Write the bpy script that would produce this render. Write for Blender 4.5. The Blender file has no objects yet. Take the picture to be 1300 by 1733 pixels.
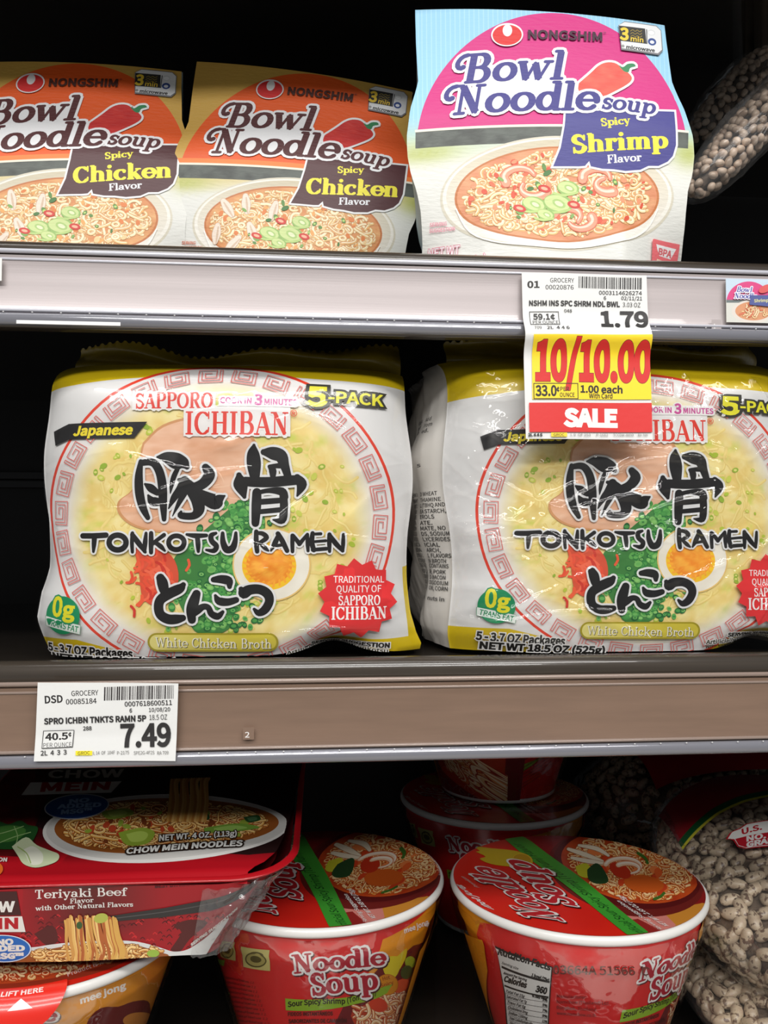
import bpy, math, random
import numpy as np
from mathutils import Vector, Matrix
from mathutils.geometry import tessellate_polygon

# ------------------------------------------------------------------ camera, world, lights
OZ = 0.0                       # camera height; the aisle floor lies 1.2 m below it
YAW, PITCH, FPX = math.radians(4.894), math.radians(2.2), 1400.0
SC = bpy.context.scene
COL = SC.collection
cam_d = bpy.data.cameras.new('camera')
cam_d.sensor_fit = 'HORIZONTAL'; cam_d.sensor_width = 36.0
cam_d.lens = FPX / 1300.0 * 36.0
cam_d.clip_start = 0.01; cam_d.clip_end = 50
cam = bpy.data.objects.new('camera', cam_d); COL.objects.link(cam)
cam.location = (0, 0, OZ)
cam.rotation_euler = (math.pi/2 + PITCH, 0, -YAW)
SC.camera = cam

SC.view_settings.view_transform = 'Standard'
SC.view_settings.look = 'None'
SC.view_settings.gamma = 1.0
SC.view_settings.exposure = -0.34
SC.view_settings.use_curve_mapping = False

world = bpy.data.worlds.new('world'); SC.world = world
world.use_nodes = True
world.node_tree.nodes['Background'].inputs['Color'].default_value = (0.9, 0.95, 1.0, 1)
world.node_tree.nodes['Background'].inputs['Strength'].default_value = 0.22

def area_light(name, loc, target, sx, sy, power, col=(1, 0.98, 0.95)):
    d = bpy.data.lights.new(name, 'AREA'); d.shape = 'RECTANGLE'
    d.size = sx; d.size_y = sy; d.energy = power; d.color = col
    o = bpy.data.objects.new(name, d); COL.objects.link(o)
    o.location = loc
    o.rotation_euler = (Vector(target) - Vector(loc)).to_track_quat('-Z', 'Y').to_euler()
    return o
# fluorescent strips of the aisle, above and behind the photographer
area_light('ceiling_strip', (0.1, -1.15, 1.62), (0.1, 0.35, 0.0), 3.6, 0.30, 56)
area_light('ceiling_strip_aisle', (-0.1, -2.5, 1.62), (0.1, 0.4, -0.1), 3.6, 0.30, 84)
area_light('ceiling_strip_far', (-0.2, -0.15, 1.8), (0.0, 0.4, 0.0), 3.6, 0.22, 13)

# ------------------------------------------------------------------ pixel -> place
_cy, _sy, _cp, _sp = math.cos(YAW), math.sin(YAW), math.cos(PITCH), math.sin(PITCH)
FWD = np.array([_sy*_cp, _cy*_cp, _sp]); RGT = np.array([_cy, -_sy, 0.0]); UPV = np.cross(RGT, FWD)
CAMP = np.array([0, 0, OZ])
def rays(p):
    p = np.asarray(p, float)
    return FWD + ((p[..., 0:1]-650)/FPX)*RGT - ((p[..., 1:2]-866.5)/FPX)*UPV
def at(px, py, Y):
    d = rays([px, py]); return CAMP + d*(Y/d[1])
def atz(px, py, z):
    d = rays([px, py]); return CAMP + d*(z/d[2])       # z relative to the camera height
def plane_map(mw, axis='xz'):
    """photo pixel -> local coordinates on the local plane of a placed object"""
    inv = np.array(mw.inverted())
    def M(p):
        d = rays(p) @ inv[:3, :3].T; o = CAMP @ inv[:3, :3].T + inv[:3, 3]
        if axis == 'xz':
            t = -o[1]/d[..., 1]; q = o + d*t[..., None]; return q[..., [0, 2]]
        t = -o[2]/d[..., 2]; q = o + d*t[..., None]; return q[..., [0, 1]]
    return M

# ------------------------------------------------------------------ colour and noise
def lin(c):
    c = np.asarray(c, float)/255.0
    return np.where(c <= 0.04045, c/12.92, ((c+0.055)/1.055)**2.4)
def vnoise(x, y, seed=0):
    xi = np.floor(x).astype(np.int64); yi = np.floor(y).astype(np.int64)
    fx = x-xi; fy = y-yi; fx = fx*fx*(3-2*fx); fy = fy*fy*(3-2*fy)
    def h(a, b):
        n = (a*374761393 + b*668265263 + seed*974634777) & 0x7fffffff
        n = ((n ^ (n >> 13))*1274126177) & 0x7fffffff
        return ((n ^ (n >> 16)) & 0xffff)/65535.0
    return (h(xi, yi)*(1-fx)+h(xi+1, yi)*fx)*(1-fy) + (h(xi, yi+1)*(1-fx)+h(xi+1, yi+1)*fx)*fy
def fbm(x, y, seed=0, o=3):
    s = 0; a = 0.5
    for i in range(o): s = s + a*vnoise(x*2**i, y*2**i, seed+i*7); a *= .5
    return s/(1-.5**o)
def mixc(a, b, t):
    t = np.clip(t, 0, 1)[..., None]; return np.asarray(a, float)*(1-t)+np.asarray(b, float)*t
def creases(u, v, seed, n, amp, w, L, box):
    """sum of sharp straight folds, heights in metres"""
    r = random.Random(seed); h = np.zeros_like(u)
    for _ in range(n):
        x = r.uniform(box[0], box[2]); y = r.uniform(box[1], box[3]); a = r.uniform(0, math.pi)
        if r.random() < .6: a = r.gauss(0, .35)
        l = L*r.uniform(.4, 1.2); ww = w*r.uniform(.6, 1.6)
        s = (u-x)*math.cos(a)+(v-y)*math.sin(a); d = -(u-x)*math.sin(a)+(v-y)*math.cos(a) + 6*s*s*r.uniform(-1, 1)
        h += amp*r.uniform(.3, 1)*np.exp(-np.abs(d)/ww)*np.clip(1-np.abs(s)/l, 0, 1)
    return h

# ------------------------------------------------------------------ materials
def mat_nodes(name):
    m = bpy.data.materials.new(name); m.use_nodes = True
    nt = m.node_tree; return m, nt, nt.nodes['Principled BSDF']
def noise_bump(nt, b, scale, strength, dist=0.001, stretch=(1, 1, 1), detail=4, coord='Object'):
    tc = nt.nodes.new('ShaderNodeTexCoord'); mp = nt.nodes.new('ShaderNodeMapping'); mp.inputs['Scale'].default_value = stretch
    n = nt.nodes.new('ShaderNodeTexNoise'); n.inputs['Scale'].default_value = scale; n.inputs['Detail'].default_value = detail
    bp = nt.nodes.new('ShaderNodeBump'); bp.inputs['Strength'].default_value = strength; bp.inputs['Distance'].default_value = dist
    nt.links.new(tc.outputs[coord], mp.inputs[0]); nt.links.new(mp.outputs[0], n.inputs['Vector'])
    nt.links.new(n.outputs['Fac'], bp.inputs['Height']); nt.links.new(bp.outputs[0], b.inputs['Normal'])
    return n, mp
def m_print(name, rough=.4, coat=0., bump=0., bscale=200, spec=.5, coat_rough=.08, stretch=(1, 1, 1)):
    m, nt, b = mat_nodes(name)
    a = nt.nodes.new('ShaderNodeAttribute'); a.attribute_name = 'Col'
    nt.links.new(a.outputs['Color'], b.inputs['Base Color'])
    b.inputs['Roughness'].default_value = rough; b.inputs['Coat Weight'].default_value = coat
    b.inputs['Coat Roughness'].default_value = coat_rough; b.inputs['Specular IOR Level'].default_value = spec
    if bump: noise_bump(nt, b, bscale, bump, stretch=stretch)
    return m
def m_plain(name, col, rough=.5, metal=0., coat=0., bump=0., bscale=200, var=0., stretch=(1, 1, 1), vscale=20, dist=.001, spec=.5):
    m, nt, b = mat_nodes(name)
    c = tuple(lin(col))+(1,)
    b.inputs['Base Color'].default_value = c; b.inputs['Roughness'].default_value = rough
    b.inputs['Metallic'].default_value = metal; b.inputs['Coat Weight'].default_value = coat
    b.inputs['Specular IOR Level'].default_value = spec
    if var:
        tc = nt.nodes.new('ShaderNodeTexCoord'); mp = nt.nodes.new('ShaderNodeMapping'); mp.inputs['Scale'].default_value = stretch
        n = nt.nodes.new('ShaderNodeTexNoise'); n.inputs['Scale'].default_value = vscale; n.inputs['Detail'].default_value = 6
        r = nt.nodes.new('ShaderNodeValToRGB'); r.color_ramp.elements[0].position = .3; r.color_ramp.elements[1].position = .7
        r.color_ramp.elements[0].color = tuple(x*(1-var) for x in c[:3])+(1,)
        r.color_ramp.elements[1].color = tuple(min(1, x*(1+var)) for x in c[:3])+(1,)
        nt.links.new(tc.outputs['Object'], mp.inputs[0]); nt.links.new(mp.outputs[0], n.inputs['Vector'])
        nt.links.new(n.outputs['Fac'], r.inputs[0]); nt.links.new(r.outputs[0], b.inputs['Base Color'])
    if bump: noise_bump(nt, b, bscale, bump, dist=dist, stretch=stretch)
    return m
def m_film(name, rough=.06, gain=1.3, tint=(1, 1, 1), haze=0., bump=.3, bscale=60, dist=.002):
    m = bpy.data.materials.new(name); m.use_nodes = True; nt = m.node_tree; nt.nodes.clear()
    out = nt.nodes.new('ShaderNodeOutputMaterial'); tr = nt.nodes.new('ShaderNodeBsdfTransparent'); gl = nt.nodes.new('ShaderNodeBsdfGlossy')
    tr.inputs[0].default_value = tint+(1,); gl.inputs['Roughness'].default_value = rough
    fr = nt.nodes.new('ShaderNodeFresnel'); fr.inputs[0].default_value = 1.45
    mu = nt.nodes.new('ShaderNodeMath'); mu.operation = 'MULTIPLY'; mu.inputs[1].default_value = gain; mu.use_clamp = True
    mx = nt.nodes.new('ShaderNodeMixShader'); mn = nt.nodes.new('ShaderNodeMath'); mn.operation = 'MINIMUM'; mn.inputs[1].default_value = .28
    nt.links.new(fr.outputs[0], mu.inputs[0]); nt.links.new(mu.outputs[0], mn.inputs[0]); nt.links.new(mn.outputs[0], mx.inputs[0])
    nt.links.new(tr.outputs[0], mx.inputs[1]); nt.links.new(gl.outputs[0], mx.inputs[2])
    last = mx
    if haze:
        df = nt.nodes.new('ShaderNodeBsdfDiffuse'); df.inputs[0].default_value = (.9, .9, .9, 1)
        m2 = nt.nodes.new('ShaderNodeMixShader'); m2.inputs[0].default_value = haze
        nt.links.new(mx.outputs[0], m2.inputs[1]); nt.links.new(df.outputs[0], m2.inputs[2]); last = m2
    nt.links.new(last.outputs[0], out.inputs[0])
    if bump:
        tc = nt.nodes.new('ShaderNodeTexCoord'); n = nt.nodes.new('ShaderNodeTexNoise'); n.inputs['Scale'].default_value = bscale; n.inputs['Detail'].default_value = 2
        bp = nt.nodes.new('ShaderNodeBump'); bp.inputs['Strength'].default_value = bump; bp.inputs['Distance'].default_value = dist
        nt.links.new(tc.outputs['Object'], n.inputs['Vector']); nt.links.new(n.outputs['Fac'], bp.inputs['Height'])
        nt.links.new(bp.outputs[0], gl.inputs['Normal']); nt.links.new(bp.outputs[0], fr.inputs['Normal'])
    return m

# ------------------------------------------------------------------ objects
def mesh_obj(name, v, f, mat, parent=None, smooth=True, label=None):
    me = bpy.data.meshes.new(name); me.from_pydata([tuple(map(float, p)) for p in v], [], f); me.update()
    if smooth: me.polygons.foreach_set('use_smooth', [True]*len(me.polygons))
    me.materials.append(mat)
    o = bpy.data.objects.new(name, me); COL.objects.link(o)
    if parent is not None: o.parent = parent
    if label: o['label'] = label
    return o
def tag(o, label, cat, group=None):
    o['label'] = label; o['category'] = cat
    if group: o['group'] = group
    return o
def structure(o): o['kind'] = 'structure'; return o
def empty(name, mw, label, cat, group=None):
    o = bpy.data.objects.new(name, None); COL.objects.link(o); o.empty_display_size = .01; o.matrix_world = mw
    return tag(o, label, cat, group)
def TR(loc, rx=0, ry=0, rz=0, s=(1, 1, 1)):
    return Matrix.Translation(Vector(loc)) @ Matrix.Rotation(rz, 4, 'Z') @ Matrix.Rotation(ry, 4, 'Y') @ Matrix.Rotation(rx, 4, 'X') @ Matrix.Diagonal(s+(1,))
def grid_obj(name, P, mat, parent=None, closed=False, label=None):
    ny, nx = P.shape[:2]; f = []
    for j in range(ny-1):
        for i in range(nx-(0 if closed else 1)):
            a = j*nx+i; b = j*nx+(i+1) % nx; f.append((a, b, b+nx, a+nx))
    return mesh_obj(name, P.reshape(-1, 3), f, mat, parent, True, label)
def revolve(name, prof, mat, parent=None, n=96, wob=None, label=None):
    th = np.linspace(0, 2*math.pi, n, endpoint=False); P = np.zeros((len(prof), n, 3))
    for j, (r, z) in enumerate(prof):
        rr = r + (wob(th, z) if wob else 0)
        P[j, :, 0] = rr*np.sin(th); P[j, :, 1] = -rr*np.cos(th); P[j, :, 2] = z
    return grid_obj(name, P, mat, parent, True, label)
def extrude(name, pts, x0, x1, mat, parent=None, smooth=False):
    n = len(pts); v = [(x0, y, z) for y, z in pts]+[(x1, y, z) for y, z in pts]
    f = [(i, (i+1) % n, (i+1) % n+n, i+n) for i in range(n)]+[tuple(range(n))[::-1], tuple(range(n, 2*n))]
    o = mesh_obj(name, v, f, mat, parent, smooth)
    if smooth:
        md = o.modifiers.new('w', 'WEIGHTED_NORMAL') if False else None
    return o
def box(name, a, b, mat, parent=None):
    (x0, y0, z0), (x1, y1, z1) = a, b
    v = [(x0, y0, z0), (x1, y0, z0), (x1, y1, z0), (x0, y1, z0), (x0, y0, z1), (x1, y0, z1), (x1, y1, z1), (x0, y1, z1)]
    return mesh_obj(name, v, [(0, 3, 2, 1), (4, 5, 6, 7), (0, 1, 5, 4), (1, 2, 6, 5), (2, 3, 7, 6), (3, 0, 4, 7)], mat, parent, False)

# ------------------------------------------------------------------ printed artwork
_tc = {}
import os
FONT = None
try:      # the sans face that ships inside Blender itself; the built-in one stands in if it is absent
    FONT = bpy.data.fonts.load(os.path.join(bpy.utils.system_resource('DATAFILES'), 'fonts', 'Noto Sans CJK Regular.woff2'))
except Exception:
    FONT = None
_te = {}
def edge_ribbons(E, ins, w):
    """closed contours through the boundary edges, thickened outwards only"""
    if len(E) == 0: return np.zeros((0, 3, 3))
    nb = {}; side = {}
    for e, q in zip(np.round(E, 5), ins):
        a, b = tuple(e[0]), tuple(e[1]); nb.setdefault(a, []).append(b); nb.setdefault(b, []).append(a); side[(a, b)] = q; side[(b, a)] = q
    seen = set(); out = []; z = 1
    for s0 in list(nb):
        if s0 in seen: continue
        loop = [s0]; seen.add(s0); cur = s0
        while True:
            nx = [q for q in nb[cur] if q not in seen]
            if not nx: break
            cur = nx[0]; seen.add(cur); loop.append(cur)
        if len(loop) < 3: continue
        P = np.array(loop); q = side[(loop[0], loop[1])]; d = P[1]-P[0]; n = np.array([-d[1], d[0]])
        sg = -1. if (q-P[0]) @ n > 0 else 1.
        nx_ = np.roll(P, -1, 0)-P; pv = P-np.roll(P, 1, 0)
        nx_ = nx_/(np.linalg.norm(nx_, axis=1, keepdims=True)+1e-12); pv = pv/(np.linalg.norm(pv, axis=1, keepdims=True)+1e-12)
        n1 = np.stack([-pv[:, 1], pv[:, 0]], 1); m = n1+np.stack([-nx_[:, 1], nx_[:, 0]], 1); L = np.linalg.norm(m, axis=1, keepdims=True)
        m = np.where(L > .35, m/np.maximum(L, .35), n1); c = np.clip((m*n1).sum(1, keepdims=True), .6, 1)
        A = P+m*sg*(w/2)/c; B = P-m*sg*(w*.04)/c; k = len(P); i = np.arange(k); j = (i+1) % k
        t = np.concatenate([np.stack([A[i], B[i], B[j]], 1), np.stack([A[i], B[j], A[j]], 1)])
        zz = z+np.concatenate([i % 4, i % 4])*.22
        out.append(np.concatenate([t, np.broadcast_to(zz[:, None, None], (len(t), 3, 1))], -1)); z += 1
    return np.concatenate(out) if out else np.zeros((0, 3, 3))
def text_tris(s, off=0., res=3):
    if off > 0:
        k = (s, round(off, 4), res, 'b')
        if k not in _tc:
            text_tris(s, 0, res); _tc[k] = np.concatenate([_tc[(s, 0, res)], edge_ribbons(*_te[(s, res)], off*2)])
        return _tc[k]
    off = 0; k = (s, 0, res)
    if k not in _tc:
        c = bpy.data.curves.new('t', 'FONT'); c.body = s; c.resolution_u = res; c.offset = off
        if FONT: c.font = FONT
        o = bpy.data.objects.new('t', c); COL.objects.link(o)
        m = bpy.data.meshes.new_from_object(o)
        m.calc_loop_triangles()
        v = np.zeros(len(m.vertices)*3); m.vertices.foreach_get('co', v); v = v.reshape(-1, 3)[:, :2]
        t = np.zeros(len(m.loop_triangles)*3, int); m.loop_triangles.foreach_get('vertices', t)
        bpy.data.objects.remove(o); bpy.data.meshes.remove(m); bpy.data.curves.remove(c)
        t3 = t.reshape(-1, 3); ee = np.sort(np.concatenate([t3[:, [0, 1]], t3[:, [1, 2]], t3[:, [2, 0]]]), 1)
        ue, fi_, cnt = np.unique(ee, axis=0, return_index=True, return_counts=True)
        cen = v[t3].mean(1) if len(t3) else np.zeros((0, 2)); _te[(s, res)] = (v[ue[cnt == 1]], cen[fi_[cnt == 1] % max(1, len(t3))]) if len(ue) else (np.zeros((0, 2, 2)), [])
        q = v[t].reshape(-1, 3, 2); _tc[k] = np.concatenate([q, np.zeros(q.shape[:2]+(1,))], -1)
    return _tc[k]
CAP = text_tris('H')[..., 1].max()

# serif letters as pen strokes: l x y x y w | a cx cy rx ry a0 a1 | s x y w (serif) | d x y r | c bezier
GL = {
'o': (.74, "a .37 .33 .27 .29 0 360"), 'c': (.66, "a .37 .33 .27 .29 50 310;d .53 .5 .09"),
'a': (.72, "l .5 .1 .5 .46 T;a .32 .45 .18 .18 0 150;d .17 .5 .08;a .3 .19 .19 .16 0 360;l .5 .1 .64 .03 t"),
'd': (.78, "a .34 .33 .24 .29 0 360;l .6 .02 .6 .98 T;s .54 1 .22;s .66 .03 .2"),
'b': (.76, "l .2 .02 .2 .98 T;s .14 1 .22;a .43 .33 .24 .29 0 360"),
'e': (.7, "a .37 .33 .27 .29 0 318;l .12 .35 .62 .35 t"),
'f': (.48, "l .24 .02 .24 .76 T;a .4 .76 .16 .2 50 180;l .06 .64 .44 .64 t;s .24 .02 .38;d .5 .86 .08"),
'g': (.7, "a .34 .38 .2 .24 0 360;a .34 -.1 .26 .15 0 360;l .2 .2 .3 .05 t;l .5 .58 .66 .62 t"),
'h': (.82, "l .2 .02 .2 .98 T;s .14 1 .2;s .2 .03 .34;a .41 .42 .2 .21 0 180;l .61 .42 .61 .02 T;s .61 .03 .3"),
'i': (.42, "l .2 .02 .2 .62 T;s .14 .64 .2;s .2 .03 .36;d .2 .88 .12"),
'j': (.4, "l .2 -.15 .2 .62 T;s .14 .64 .2;d .2 .88 .12;a .05 -.15 .15 .12 180 360"),
'k': (.78, "l .2 .02 .2 .98 T;s .14 1 .2;s .2 .03 .32;l .6 .62 .26 .28 t;l .36 .38 .62 .04 T;s .58 .63 .26;s .64 .03 .26"),
'l': (.4, "l .2 .02 .2 .98 T;s .14 1 .22;s .2 .03 .36"),
'm': (1.2, "l .2 .02 .2 .62 T;s .14 .64 .2;s .2 .03 .32;a .4 .42 .19 .21 0 180;l .59 .42 .59 .02 T;s .59 .03 .28;a .79 .42 .19 .21 0 180;l .98 .42 .98 .02 T;s .98 .03 .3"),
'n': (.82, "l .2 .02 .2 .62 T;s .14 .64 .2;s .2 .03 .34;a .41 .42 .2 .21 0 180;l .61 .42 .61 .02 T;s .61 .03 .3"),
'p': (.76, "l .2 -.28 .2 .62 T;s .14 .64 .2;s .2 -.28 .36;a .44 .33 .24 .29 0 360"),
'r': (.58, "l .2 .02 .2 .62 T;s .14 .64 .2;s .2 .03 .36;a .4 .42 .19 .21 50 180;d .48 .54 .09"),
's': (.56, "c .46 .5 .4 .7 .1 .68 .12 .47;c .12 .47 .14 .3 .46 .38 .46 .18;c .46 .18 .44 -.06 .1 -.02 .1 .16;l .48 .6 .48 .46 t;l .09 .02 .09 .2 t"),
't': (.48, "l .24 .15 .24 .82 T;a .36 .16 .12 .13 180 310;l .06 .64 .44 .64 t"),
'u': (.82, "l .2 .64 .2 .24 T;a .4 .24 .2 .21 180 360;l .6 .62 .6 .02 T;s .13 .64 .2;s .54 .64 .2;s .67 .03 .18"),
'v': (.68, "l .12 .62 .34 .02 T;l .34 .02 .56 .62 t;s .12 .64 .28;s .56 .64 .24"),
'w': (1.02, "l .12 .62 .3 .02 T;l .3 .02 .5 .6 t;l .5 .6 .68 .02 T;l .68 .02 .9 .6 t;s .12 .64 .26;s .9 .64 .26"),
'y': (.7, "l .12 .62 .36 .04 T;l .58 .62 .3 -.2 t;d .2 -.22 .1;l .2 -.27 .3 -.2 t;s .12 .64 .28;s .58 .64 .24"),
'A': (.82, "l .4 .98 .1 .02 t;l .4 .98 .7 .02 T;l .2 .33 .58 .33 t;s .1 .03 .26;s .7 .03 .3"),
'B': (.84, "l .22 .02 .22 .98 T;l .14 1 .44 1 t;a .44 .77 .2 .23 -90 90;l .22 .54 .46 .54 t;a .46 .28 .25 .26 -90 90;l .1 .03 .46 .03 t"),
'C': (.86, "a .46 .5 .34 .47 48 312;l .76 .98 .76 .7 t;l .76 .3 .74 .12 t"),
'F': (.74, "l .22 .02 .22 .98 T;l .12 1 .66 1 t;l .66 1 .66 .76 t;l .22 .54 .5 .54 t;l .5 .66 .5 .42 t;s .22 .03 .4"),
'H': (.94, "l .22 .02 .22 .98 T;l .72 .02 .72 .98 T;l .22 .52 .72 .52 t;s .22 .03 .34;s .22 .98 .34;s .72 .03 .34;s .72 .98 .34"),
'I': (.46, "l .23 .02 .23 .98 T;s .23 .03 .36;s .23 .98 .36"),
'N': (.94, "l .2 .04 .2 .96 t;l .2 .98 .72 .04 T;l .72 .04 .72 .98 t;s .2 .03 .3;s .14 .98 .28;s .74 .98 .28"),
'O': (.9, "a .45 .5 .34 .47 0 360"),
'P': (.78, "l .22 .02 .22 .98 T;l .12 1 .44 1 t;a .44 .75 .24 .25 -90 90;l .22 .5 .44 .5 t;s .22 .03 .38"),
'R': (.88, "l .22 .02 .22 .98 T;l .12 1 .44 1 t;a .44 .76 .23 .24 -90 90;l .22 .52 .44 .52 t;l .46 .5 .7 .04 T;s .22 .03 .34;s .74 .03 .22"),
'S': (.72, "c .58 .76 .5 1.04 .12 1.02 .14 .74;c .14 .74 .16 .48 .6 .52 .6 .26;c .6 .26 .58 -.06 .12 -.04 .12 .26;l .6 .94 .6 .7 t;l .12 .02 .12 .3 t"),
'T': (.8, "l .4 .02 .4 .98 T;l .08 1 .72 1 t;l .08 1 .08 .76 t;l .72 1 .72 .76 t;s .4 .03 .38"),
'W': (1.2, "l .12 .96 .36 .02 T;l .36 .02 .6 .96 t;l .6 .96 .84 .02 T;l .84 .02 1.08 .96 t;s .12 .98 .3;s 1.08 .98 .28"),
'Y': (.84, "l .12 .98 .42 .46 T;l .72 .98 .42 .46 t;l .42 .02 .42 .5 T;s .42 .03 .36;s .12 .98 .28;s .72 .98 .26"),
'(': (.36, "c .3 1.05 .08 .8 .08 .2 .3 -.1"), ')': (.36, "c .06 1.05 .28 .8 .28 .2 .06 -.1"),
'\u03b2': (.86, "l .22 .02 .22 .98 T;l .02 1 .44 1 t;a .44 .77 .2 .23 -90 90;l .22 .54 .46 .54 t;a .46 .28 .25 .26 -90 90;l .1 .03 .46 .03 t;c .02 1 -.26 .98 -.34 .56 -.1 .54;d -.06 .58 .09"),
'\u03bd': (.94, "l .22 .04 .22 .96 t;l .22 .98 .7 .04 T;l .7 .04 .7 .98 t;s .22 .03 .3;s .74 .98 .26;l .0 1 .22 1 t;c .02 1 -.26 .98 -.34 .56 -.1 .54;d -.06 .58 .09"),
' ': (.4, ""), '&': (.7, "a .35 .7 .16 .2 0 360;a .33 .25 .23 .23 0 360;l .3 .55 .65 .05 T"),
}
def ribbon(pts, wid, rnd=True, nd=10, z=0, closed=False):
    """triangles (x, y, level) of a pen stroke: one clean strip with mitred joints and round ends"""
    P = np.asarray(pts, float)[:, :2]; w = np.asarray(wid, float)/2
    if len(P) > 1:
        d = np.hypot(*np.diff(P, axis=0).T); keep = np.concatenate([[True], d > 1e-6]); P = P[keep]; w = w[keep]
    an = np.linspace(0, 2*math.pi, nd+1)[:-1]
    if len(P) < 2:
        q = P[0]+w[0]*np.stack([np.cos(an), np.sin(an)], -1); out = [(q[0], q[k], q[k+1]) for k in range(1, nd-1)]
    else:
        if closed and np.hypot(*(P[0]-P[-1])) < 1e-6: P = P[:-1]; w = w[:-1]
        if closed: nx_ = np.roll(P, -1, 0)-P; pv = P-np.roll(P, 1, 0)
        else: D = np.diff(P, axis=0); nx_ = np.concatenate([D, D[-1:]]); pv = np.concatenate([D[:1], D])
        nx_ = nx_/(np.linalg.norm(nx_, axis=1, keepdims=True)+1e-12); pv = pv/(np.linalg.norm(pv, axis=1, keepdims=True)+1e-12)
        n1 = np.stack([-pv[:, 1], pv[:, 0]], 1); n2 = np.stack([-nx_[:, 1], nx_[:, 0]], 1); m = n1+n2; L = np.linalg.norm(m, axis=1, keepdims=True)
        m = np.where(L > .35, m/np.maximum(L, .35), n1); c = np.clip((m*n1).sum(1), .6, 1)
        A = P+m*(w/c)[:, None]; B = P-m*(w/c)[:, None]; out = []
        rng = range(len(P)) if closed else range(len(P)-1)
        for i in rng: j = (i+1) % len(P); out += [(A[i], B[i], B[j]), (A[i], B[j], A[j])]
        if rnd and not closed:
            h = max(3, nd//2)
            for e, sg in ((0, 1), (len(P)-1, -1)):
                b0 = math.atan2(*(A[e]-P[e])[::-1]); q = np.linspace(0, math.pi, h+1)*sg+b0
                q = P[e]+w[e]*np.stack([np.cos(q), np.sin(q)], -1)
                out += [(q[0], q[k], q[k+1]) for k in range(1, h)]
    out = np.array(out).reshape(-1, 3, 2); k = (np.arange(len(out))//2 % 4)*.22
    return np.concatenate([out, np.broadcast_to((z+k)[:, None, None], out.shape[:2]+(1,))], -1)
def smooth_pts(p, k=4):
    p = np.asarray(p, float); n = len(p)
    if n < 3: return p
    o = []
    for i in range(n-1):
        a, b, c, d = p[max(i-1, 0)], p[i], p[i+1], p[min(i+2, n-1)]
        for j in range(k):
            t = j/k; o.append(.5*((2*b)+(c-a)*t+(2*a-5*b+4*c-d)*t*t+(3*b-a-3*c+d)*t**3))
    o.append(p[-1]); return np.array(o)
_gc = {}
def glyph(ch, T, t, add, serif=True):
    k = (ch, T, t, round(add, 3), serif)
    if k in _gc: return _gc[k]
    out = []; nc = 0; zz = 0
    for op in GL.get(ch, GL['o'])[1].split(';'):
        q = op.split()
        if not q: continue
        zz += 1; c = q[0]; v = [float(x) for x in q[1:] if x not in 'Tt']
        if c == 'l':
            w = (T if q[-1] == 'T' else t)+add; out.append(ribbon([v[:2], v[2:4]], [w, w], add > 0 or q[-1] == 't', 8, zz))
        elif c == 's':
            if serif: out.append(ribbon([(v[0]-v[2]/2+.02, v[1]), (v[0]+v[2]/2-.02, v[1])], [t+add]*2, True, 8, zz))
        elif c == 'd': out.append(ribbon([v[:2]], [v[2]*2+add], True, 12, zz))
        else:
            if c == 'a':
                a = np.radians(np.linspace(v[4], v[5], max(4, int(abs(v[5]-v[4])/20)+1)))
                P = np.stack([v[0]+v[2]*np.cos(a), v[1]+v[3]*np.sin(a)], -1)
            else:
                s = np.linspace(0, 1, 8)[:, None]; b = np.array(v).reshape(4, 2)
                P = b[0]*(1-s)**3+3*b[1]*s*(1-s)**2+3*b[2]*s*s*(1-s)+b[3]*s**3
            d = np.gradient(P, axis=0); L = np.hypot(d[:, 0], d[:, 1])+1e-9
            if c == 'a': vert = np.abs(d[:, 1])/L
            elif ch in 'Ss': ns = nc; nc += 1; vert = np.linspace(0, 1, 8) if ns == 0 else np.linspace(1, 0, 8)
            else: vert = np.full(8, .45)
            out.append(ribbon(P, t+(T-t)*vert**1.2+add, True, 8, zz, c == 'a' and abs(v[5]-v[4]) > 359))
    r = np.concatenate(out) if out else np.zeros((0, 3, 3))
    _gc[k] = r; return r

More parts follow.
